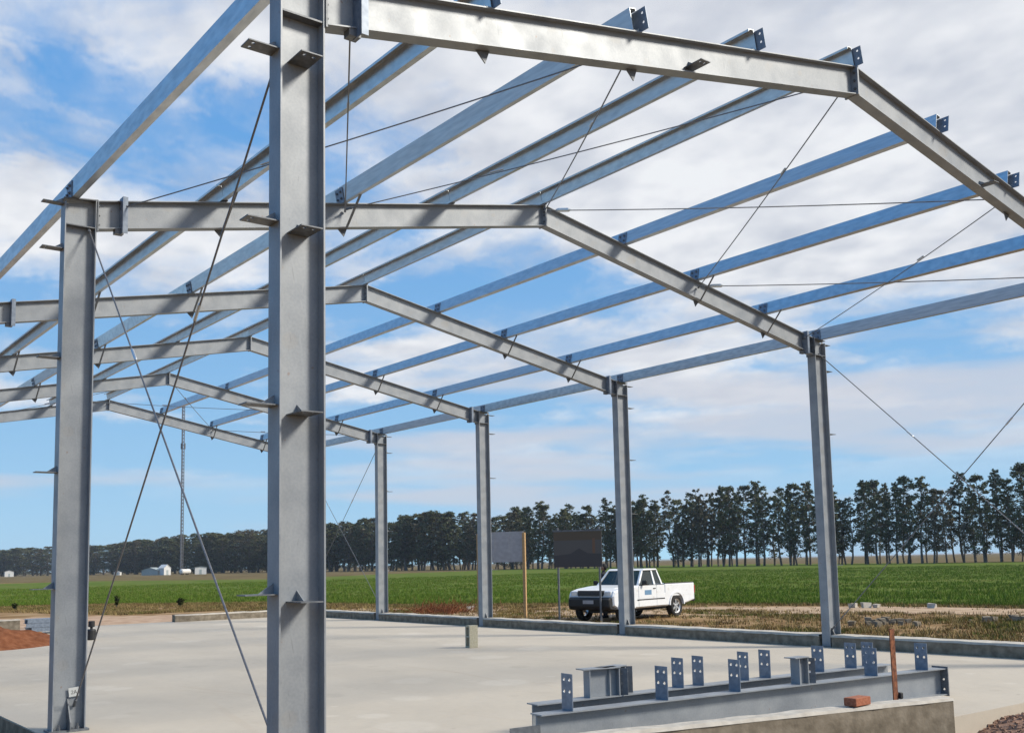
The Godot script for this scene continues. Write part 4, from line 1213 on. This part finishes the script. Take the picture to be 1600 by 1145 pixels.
# ------------------------------------------------------------------ sign boards
func make_signs() -> void:
	# grey board, seen against the trees, on a timber post and one behind the column
	var a := V(19.25, GROUND, 21.9); var b := V(18.42, GROUND, 23.35)
	var t := thing("sign_board", a, "plain grey board raised on tall tan posts beyond the kerb", "sign", "raised boards beyond the kerb")
	var dir := b - a; var L := dir.length()
	t.rotation.y = atan2(-dir.z, dir.x)
	for x in [0.0, L + 0.05]:
		var st := mb()
		cbox(st, Vector3(x - 0.05, -0.1, -0.05), Vector3(x + 0.05, 2.92, 0.05), 0.008)
		build(st, "post", M.timber, t)
	for k in 3:
		var st := mb()
		var w := (L - 0.02) / 3.0
		box(st, Vector3(0.03 + k * w, 1.92, 0.052), Vector3(0.03 + (k + 1) * w - 0.006, 2.97, 0.062))
		build(st, "panel", M.board_grey, t)
	var st0 := mb()
	box(st0, Vector3(0.6, 1.92, 0.0635), Vector3(0.63, 2.96, 0.07))
	build(st0, "batten", M.rust, t)
	# dark board
	a = V(18.0, GROUND, 18.72); b = V(18.72, GROUND, 17.52)
	t = thing("sign_board", a, "dark blue and brown board on two thin posts in front of the pickup", "sign", "raised boards beyond the kerb")
	dir = b - a; L = dir.length()
	t.rotation.y = atan2(-dir.z, dir.x)
	for x in [0.06, L]:
		var st := mb()
		tube(st, PackedVector3Array([Vector3(x, -0.1, 0), Vector3(x, 2.95, 0)]), [0.035], 8)
		build(st, "post", M.dark_plate, t)
	var st := mb()
	box(st, Vector3(-0.06, 1.72, 0.037), Vector3(L + 0.10, 2.82, 0.055))
	var pan := build(st, "panel", M.sign_slate, t)
	for q in [[M.sign_brown, [Vector2(-0.05, 2.55), Vector2(L + 0.09, 2.55), Vector2(L + 0.09, 2.81), Vector2(-0.05, 2.81)]], [M.sign_dark, [Vector2(-0.05, 1.73), Vector2(L + 0.09, 1.73), Vector2(L + 0.09, 2.12), Vector2(L * 0.75, 2.14), Vector2(L * 0.55, 2.30), Vector2(L * 0.35, 2.13), Vector2(-0.05, 2.08)]], [M.sign_orange, [Vector2(L * 0.86, 2.14), Vector2(L * 0.92, 2.14), Vector2(L * 0.92, 2.60), Vector2(L * 0.86, 2.60)]]]:
		st = mb()
		prism(st, PackedVector2Array(q[1]), 0.0555, 0.0575 if q[0] != M.sign_orange else 0.060)
		build(st, "print", q[0], pan)
	st = mb()
	box(st, Vector3(-0.08, 2.823, 0.03), Vector3(L + 0.12, 2.87, 0.065))
	build(st, "top_rail", M.dark_plate, t)

# ------------------------------------------------------------------ far things
func make_far() -> void:
	# lattice mast
	var p := at_px(282.0, 450.0, GROUND)
	var t := thing("radio_mast", p, "tall slim grey lattice mast rising over the distant white sheds", "mast")
	var H := 75.0; var w := 0.62
	for k in 3:
		var st := mb()
		var c := Vector3(cos(TAU * k / 3.0), 0, sin(TAU * k / 3.0)) * w
		tube(st, PackedVector3Array([c, c + Vector3(0, H, 0)]), [0.17], 5)
		build(st, "leg", M.rod_steel, t)
	var lat := mb()
	for s in 50:
		for k in 3:
			var c0 := Vector3(cos(TAU * k / 3.0), 0, sin(TAU * k / 3.0)) * w; var c1 := Vector3(cos(TAU * (k + 1) / 3.0), 0, sin(TAU * (k + 1) / 3.0)) * w
			tube(lat, PackedVector3Array([c0 + Vector3(0, s * 1.5, 0), c1 + Vector3(0, s * 1.5 + 1.5, 0)]), [0.09], 4, false)
	tag(build(lat, "lattice", M.rod_steel, t), "", "", "", "stuff")
	for q in [[66.0, 1.5], [56.0, 1.3]]:
		var st := mb()
		for k in 3:
			var xf := Transform3D(Basis(Vector3.UP, TAU * k / 3.0), Vector3(0, q[0], 0))
			cbox(st, Vector3(0.75, -q[1], -0.25), Vector3(1.1, q[1], 0.25), 0.05, xf)
		build(st, "antenna", M.dark_plate, t)
	# sheds and huts round its foot
	shed(at_px(238, 430, GROUND), 7.5, 5.0, 2.0, 1.1, M.far_roof, M.far_roof, "long low grey-green shed beside the mast", -0.2)
	shed(at_px(256, 428, GROUND), 3.2, 4.0, 2.9, 1.3, M.far_white, M.far_white, "white gabled hut between the grey shed and the mast", 0.9)
	shed(at_px(312, 432, GROUND), 4.6, 3.5, 2.8, 0.3, M.far_white, M.far_roof, "small white flat-roofed hut past the mast", 0.3)
	shed(at_px(14, 640, GROUND), 5.0, 4.0, 3.0, 0.8, M.far_white, M.far_white, "lone white hut far off at the wood's foot", 0.5)
	shed(at_px(183, 520, GROUND), 3.0, 2.2, 1.4, 0.3, M.far_white, M.far_white, "tiny white shelter alone in the brown field", 0.0)
	var tk := thing("storage_tank", at_px(288, 425, GROUND), "white horizontal storage tank lying beside the mast foot", "tank")
	tk.rotation.y = 0.6
	var st := mb()
	tube(st, PackedVector3Array([Vector3(-2.9, 1.3, 0), Vector3(-2.6, 1.3, 0), Vector3(2.6, 1.3, 0), Vector3(2.9, 1.3, 0)]), [0.6, 1.0, 1.0, 0.6], 18)
	build(st, "shell", M.far_white, tk)
	for x in [-1.6, 1.6]:
		st = mb()
		box(st, Vector3(x - 0.2, 0, -0.8), Vector3(x + 0.2, 0.75, 0.8))
		build(st, "saddle", M.raw_concrete, tk)

func shed(p: Vector3, w: float, d: float, h: float, rise: float, wall: Material, roof: Material, label: String, turn: float) -> void:
	var t := thing("shed", p, label, "shed", "white sheds round the mast")
	t.rotation.y = deg_to_rad(-YAW) + turn
	var st := mb()
	prism(st, PackedVector2Array([Vector2(-w / 2, 0), Vector2(w / 2, 0), Vector2(w / 2, h), Vector2(0, h + rise), Vector2(-w / 2, h)]), -d / 2, d / 2)
	build(st, "wall", wall, t)
	st = mb()
	for s in [-1.0, 1.0]:
		var e0 := Vector2(s * (w / 2 + 0.2), h - rise * 0.4 / w + 0.02); var e1 := Vector2(0, h + rise + 0.02)
		hexa(st, [Vector3(e0.x, e0.y, -d / 2 - 0.2), Vector3(e0.x, e0.y + 0.1, -d / 2 - 0.2), Vector3(e1.x, e1.y + 0.1, -d / 2 - 0.2), Vector3(e1.x, e1.y, -d / 2 - 0.2), Vector3(e0.x, e0.y, d / 2 + 0.2), Vector3(e0.x, e0.y + 0.1, d / 2 + 0.2), Vector3(e1.x, e1.y + 0.1, d / 2 + 0.2), Vector3(e1.x, e1.y, d / 2 + 0.2)])
	build(st, "roof", roof, t)
	st = mb()
	box(st, Vector3(-0.45, 0, d / 2 + 0.001), Vector3(0.45, minf(2.0, h * 0.85), d / 2 + 0.05))
	build(st, "door", M.far_roof, t)

# ------------------------------------------------------------------ trees
func tree_meshes(seed_: int, H: float, bare: float, spread: float, clumps: int, lean: float, puff: float) -> Array:
	var r := RandomNumberGenerator.new()
	r.seed = seed_
	var wood := mb()
	var leaf := mb()
	var path := PackedVector3Array()
	var rad := []
	var off := Vector3.ZERO
	for i in 9:
		var t := i / 8.0
		path.append(off + Vector3(0, t * H * 0.94, 0))
		rad.append(lerpf(0.24, 0.04, pow(t, 0.8)))
		off += Vector3(r.randfn(0, 0.12) + lean * 0.1, 0, r.randfn(0, 0.12))
	tube(wood, path, rad, 7)
	var tint: Color = [Color(0.105, 0.112, 0.060), Color(0.112, 0.102, 0.068), Color(0.090, 0.104, 0.062), Color(0.120, 0.110, 0.074)][r.randi() % 4]
	for c in clumps:
		var t := pow(r.randf(), 0.85)
		var hh := lerpf(bare, 0.97, t)
		var f := hh / 0.94 * 8.0
		var i := mini(int(f), 7)
		var s := path[i].lerp(path[i + 1], clampf(f - i, 0, 1))
		var a := r.randf() * TAU
		# crown wider in its upper middle, thin at the foot
		var wide := spread * (0.30 + 0.80 * sin(PI * clampf(0.12 + t * 0.86, 0, 1))) * r.randf_range(0.35, 1.1)
		var tip := s + Vector3(cos(a) * wide, r.randf_range(0.5, 1.7) * (1.0 - 0.5 * t), sin(a) * wide)
		var mid := s.lerp(tip, 0.5) + Vector3(0, -0.2, 0)
		tube(wood, PackedVector3Array([s, mid, tip]), [0.055, 0.04, 0.012], 4, false)
		var big := r.randf_range(0.4, 1.0) * (1.15 - 0.5 * t) * puff
		var shade := r.randf_range(0.62, 1.35)
		for q in int(40 * (0.45 + 0.55 * puff)):
			var v := Vector3(r.randfn(0, 0.5), r.randfn(0, 0.42), r.randfn(0, 0.5)) * big
			if v.length() > big * 1.35: continue
			var p := tip + v
			var u := Vector3(r.randfn(), r.randfn() * 0.7, r.randfn()).normalized() * r.randf_range(0.10, 0.24)
			var w := Vector3(r.randfn(), -absf(r.randfn()) - 0.4, r.randfn()).normalized() * r.randf_range(0.18, 0.42)
			var j := shade * r.randf_range(0.75, 1.25)
			leaf.set_color(Color(tint.r * j * r.randf_range(0.9, 1.15), tint.g * j, tint.b * j))
			tri(leaf, p, p + u + w * 0.5, p + w)
			tri(leaf, p, p + w, p - u + w * 0.45)
	wood.generate_normals(); leaf.generate_normals()
	return [wood.commit(), leaf.commit()]

func make_trees() -> void:
	var kinds := []
	# tall slender trees with bare trunks, bushier ones, and full low ones
	for k in 5: kinds.append(["tall slender windbreak tree with bare lower trunk and thin crown", tree_meshes(100 + k, 18.0, 0.14, 1.7, 92, r1(k), 0.62)])
	for k in 4: kinds.append(["tall windbreak tree with dense dark crown reaching low on its trunk", tree_meshes(200 + k, 18.0, 0.07, 2.2, 118, r1(k + 3), 0.76)])
	for k in 3: kinds.append(["broad dark tree of the distant wood, leafy down to the ground", tree_meshes(300 + k, 18.0, 0.0, 3.1, 120, 0.0, 1.0)])
	# the row: px along the picture -> distance ahead
	var row := [[1665, 200.0], [1600, 205.0], [1280, 232.0], [1060, 262.0], [850, 300.0], [700, 350.0], [510, 430.0], [350, 520.0], [200, 620.0], [-50, 830.0]]
	var pts := []
	for q in row: pts.append(at_px(q[0], q[1], GROUND))
	var run := 0.0
	var count := 0
	for s in pts.size() - 1:
		var a: Vector3 = pts[s]; var b: Vector3 = pts[s + 1]
		var L := a.distance_to(b)
		var far := float(s) / (pts.size() - 2)
		var step := 2.9 if s < 4 else (4.6 if s < 6 else (8.0 if s < 8 else 13.0))
		var back := (b - a).cross(Vector3.UP).normalized()
		if back.dot(Vector3(a.x - CAM.x, 0, a.z + CAM.z)) < 0: back = -back
		var at := 0.0
		while at < L:
			var n := 2
			for depth in n:
				var p := a.lerp(b, (at + rng.randf_range(-0.9, 0.9) * (1.0 + far)) / L) + back * (depth * 7.0 + rng.randf_range(-1.5, 1.5) * (1.0 + far * 2.0))
				var k: int
				var roll := rng.randf()
				if s < 4: k = rng.randi_range(0, 4) if roll < 0.6 else rng.randi_range(5, 8)
				elif s < 6: k = rng.randi_range(0, 4) if roll < 0.25 else rng.randi_range(5, 8) if roll < 0.8 else rng.randi_range(9, 11)
				else: k = rng.randi_range(5, 8) if roll < 0.15 else rng.randi_range(9, 11)
				var sc := rng.randf_range(0.76, 1.14) if s < 5 else rng.randf_range(0.98, 1.16)
				if rng.randf() < 0.16 and s < 5: sc *= rng.randf_range(0.55, 0.8)
				var t := thing("windbreak_tree", p, kinds[k][0], "tree", "trees of the windbreak row")
				t.transform = Transform3D(Basis(Vector3.UP, rng.randf() * TAU).scaled(Vector3(sc * rng.randf_range(0.90, 1.30) * (1.0 + 1.5 * maxf(0.0, far - 0.30)), sc, sc * rng.randf_range(0.90, 1.30) * (1.0 + 1.5 * maxf(0.0, far - 0.30)))), p)
				inst(kinds[k][1][0], "trunk", M.bark, t)
				inst(kinds[k][1][1], "crown", M.leaf, t)
				count += 1
			at += step * rng.randf_range(0.55, 1.45)
	print("trees ", count)

func r1(k: int) -> float:
	return [0.0, 0.4, -0.3, 0.2, -0.5, 0.3, 0.1, -0.2][k % 8]

# ------------------------------------------------------------------ grass
func tuft_mesh(blades: int, h: float, w: float, seed_: int) -> ArrayMesh:
	var r := RandomNumberGenerator.new()
	r.seed = seed_
	var st := mb()
	st.set_color(Color(1, 1, 1))
	for k in blades:
		var a := r.randf() * TAU
		var b := Vector3(r.randfn(0, w), 0, r.randfn(0, w))
		var hh := h * r.randf_range(0.5, 1.0)
		var tip := b + Vector3(cos(a) * hh * r.randf_range(0.1, 0.6), hh, sin(a) * hh * r.randf_range(0.1, 0.6))
		var s := Vector3(-sin(a), 0, cos(a)) * 0.012
		tri(st, b - s, b + s, tip)
	st.generate_normals()
	return st.commit()

func scatter(called: String, mesh: Mesh, spots: Array, cols: Array, label: String, s0: float, s1: float) -> void:
	var mm := MultiMesh.new()
	mm.transform_format = MultiMesh.TRANSFORM_3D
	mm.use_colors = true
	mm.mesh = mesh
	mm.instance_count = spots.size()
	for k in spots.size():
		var s := rng.randf_range(s0, s1)
		mm.set_instance_transform(k, Transform3D(Basis(Vector3.UP, rng.randf() * TAU).scaled(Vector3(s, s * rng.randf_range(0.7, 1.2), s)), spots[k]))
		var c: Color = cols[0].lerp(cols[1], rng.randf())
		if rng.randf() < 0.2: c = cols[2]
		mm.set_instance_color(k, c)
	var o := MultiMeshInstance3D.new()
	o.multimesh = mm
	o.material_override = M.blade
	put(o, called)
	tag(o, label, "grass", "", "stuff")

func make_grass() -> void:
	var patch := FastNoiseLite.new()
	patch.seed = 8; patch.frequency = 0.22; patch.fractal_octaves = 3
	# dry grass between the kerb and the track, and along the field edge
	var near_x := PackedVector2Array([Vector2(36.5, -30), Vector2(34.5, 4), Vector2(33.3, 11.7), Vector2(32.8, 16.4), Vector2(30.2, 23.6), Vector2(27.1, 30.4), Vector2(23.5, 35.4), Vector2(21.4, 47.1), Vector2(14.6, 56.5), Vector2(10.5, 59.6)])
	var edge := func(d: float) -> float:
		for i in near_x.size() - 1:
			if d >= near_x[i].y and d <= near_x[i + 1].y:
				return lerpf(near_x[i].x, near_x[i + 1].x, (d - near_x[i].y) / (near_x[i + 1].y - near_x[i].y))
		return 34.0
	var dry := []; var green := []
	for k in 60000:
		var d := rng.randf_range(-2.0, 58.0)
		var ex: float = edge.call(d)
		var x := rng.randf_range(13.15, ex + 0.6)
		if d > 26.0: x = rng.randf_range(minf(6.0 + (58.0 - d) * 0.3, ex - 3.0), ex + 0.6)
		var into := ex - x
		if d > 26.0 and d < 40.0 and x < 15.5: continue
		var bare := into > 1.4 and into < 5.2      # the track
		if d > 28.0: bare = false
		if bare and rng.randf() > 0.05: continue
		var v := patch.get_noise_2d(x, d)
		if v < 0.0 and into > 1.5 and rng.randf() < 0.8: continue
		if x > 18.0 and x < 24.0 and d > 15.6 and d < 20.6 and rng.randf() < 0.8: continue
		if v > 0.20 and rng.randf() < 0.6: green.append(V(x, GROUND, d))
		else: dry.append(V(x, GROUND, d))
	scatter("dry_grass", tuft_mesh(8, 0.125, 0.08, 5), dry, [Color(0.19, 0.14, 0.058), Color(0.30, 0.225, 0.10), Color(0.12, 0.075, 0.036)], "dry yellow-brown grass between the kerb and the green field", 0.6, 1.3)
	scatter("green_weeds", tuft_mesh(8, 0.13, 0.08, 6), green, [Color(0.075, 0.095, 0.022), Color(0.12, 0.13, 0.035), Color(0.16, 0.13, 0.045)], "low green weeds growing through the dry grass", 0.6, 1.2)
	var crop := []
	for k in 120000:
		var d := rng.randf_range(-6.0, 130.0)
		var ex: float = edge.call(minf(d, 59.0))
		if d > 59.0: ex = 10.5 - (d - 59.0) * 0.6
		var x := ex + pow(rng.randf(), 2.2) * 150.0 + rng.randf_range(-0.3, 0.3)
		if patch.get_noise_2d(x * 0.35, d * 0.35) < -0.22 and rng.randf() < 0.7: continue
		crop.append(V(x, GROUND, d))
	scatter("crop_plants", tuft_mesh(9, 0.19, 0.12, 7), crop, [Color(0.085, 0.145, 0.018), Color(0.115, 0.175, 0.028), Color(0.155, 0.175, 0.045)], "green crop covering the field before the trees", 0.7, 1.3)
	# a few tall dark weeds at the edge of the field
	var st: SurfaceTool
	for q in [[182, 54.0, 0.7], [281, 53.0, 0.5], [24, 54.0, 0.4]]:
		var t := thing("weed_shrub", at_px(q[0], q[1], GROUND), "dark tall weed clump standing in the green field edge", "weed", "tall weeds at the field edge")
		st = mb()
		var leafs := mb()
		for k in 9:
			var tip := Vector3(rng.randfn(0, 0.07), q[2] * rng.randf_range(0.6, 1.0), rng.randfn(0, 0.07))
			tube(st, PackedVector3Array([Vector3(0, 0, 0), tip * 0.5 + Vector3(0, 0.05, 0), tip]), [0.012, 0.009, 0.004], 4, false)
			for l in 26:
				var p := tip * rng.randf_range(0.3, 1.05)
				leafs.set_color(Color(0.04, 0.05, 0.018) * rng.randf_range(0.7, 1.5))
				tri(leafs, p, p + Vector3(rng.randfn(0, 0.06), rng.randf_range(0.0, 0.08), rng.randfn(0, 0.06)), p + Vector3(rng.randfn(0, 0.06), rng.randf_range(-0.02, 0.1), rng.randfn(0, 0.06)))
		build(st, "stem", M.bark, t)
		build(leafs, "foliage", M.leaf, t)
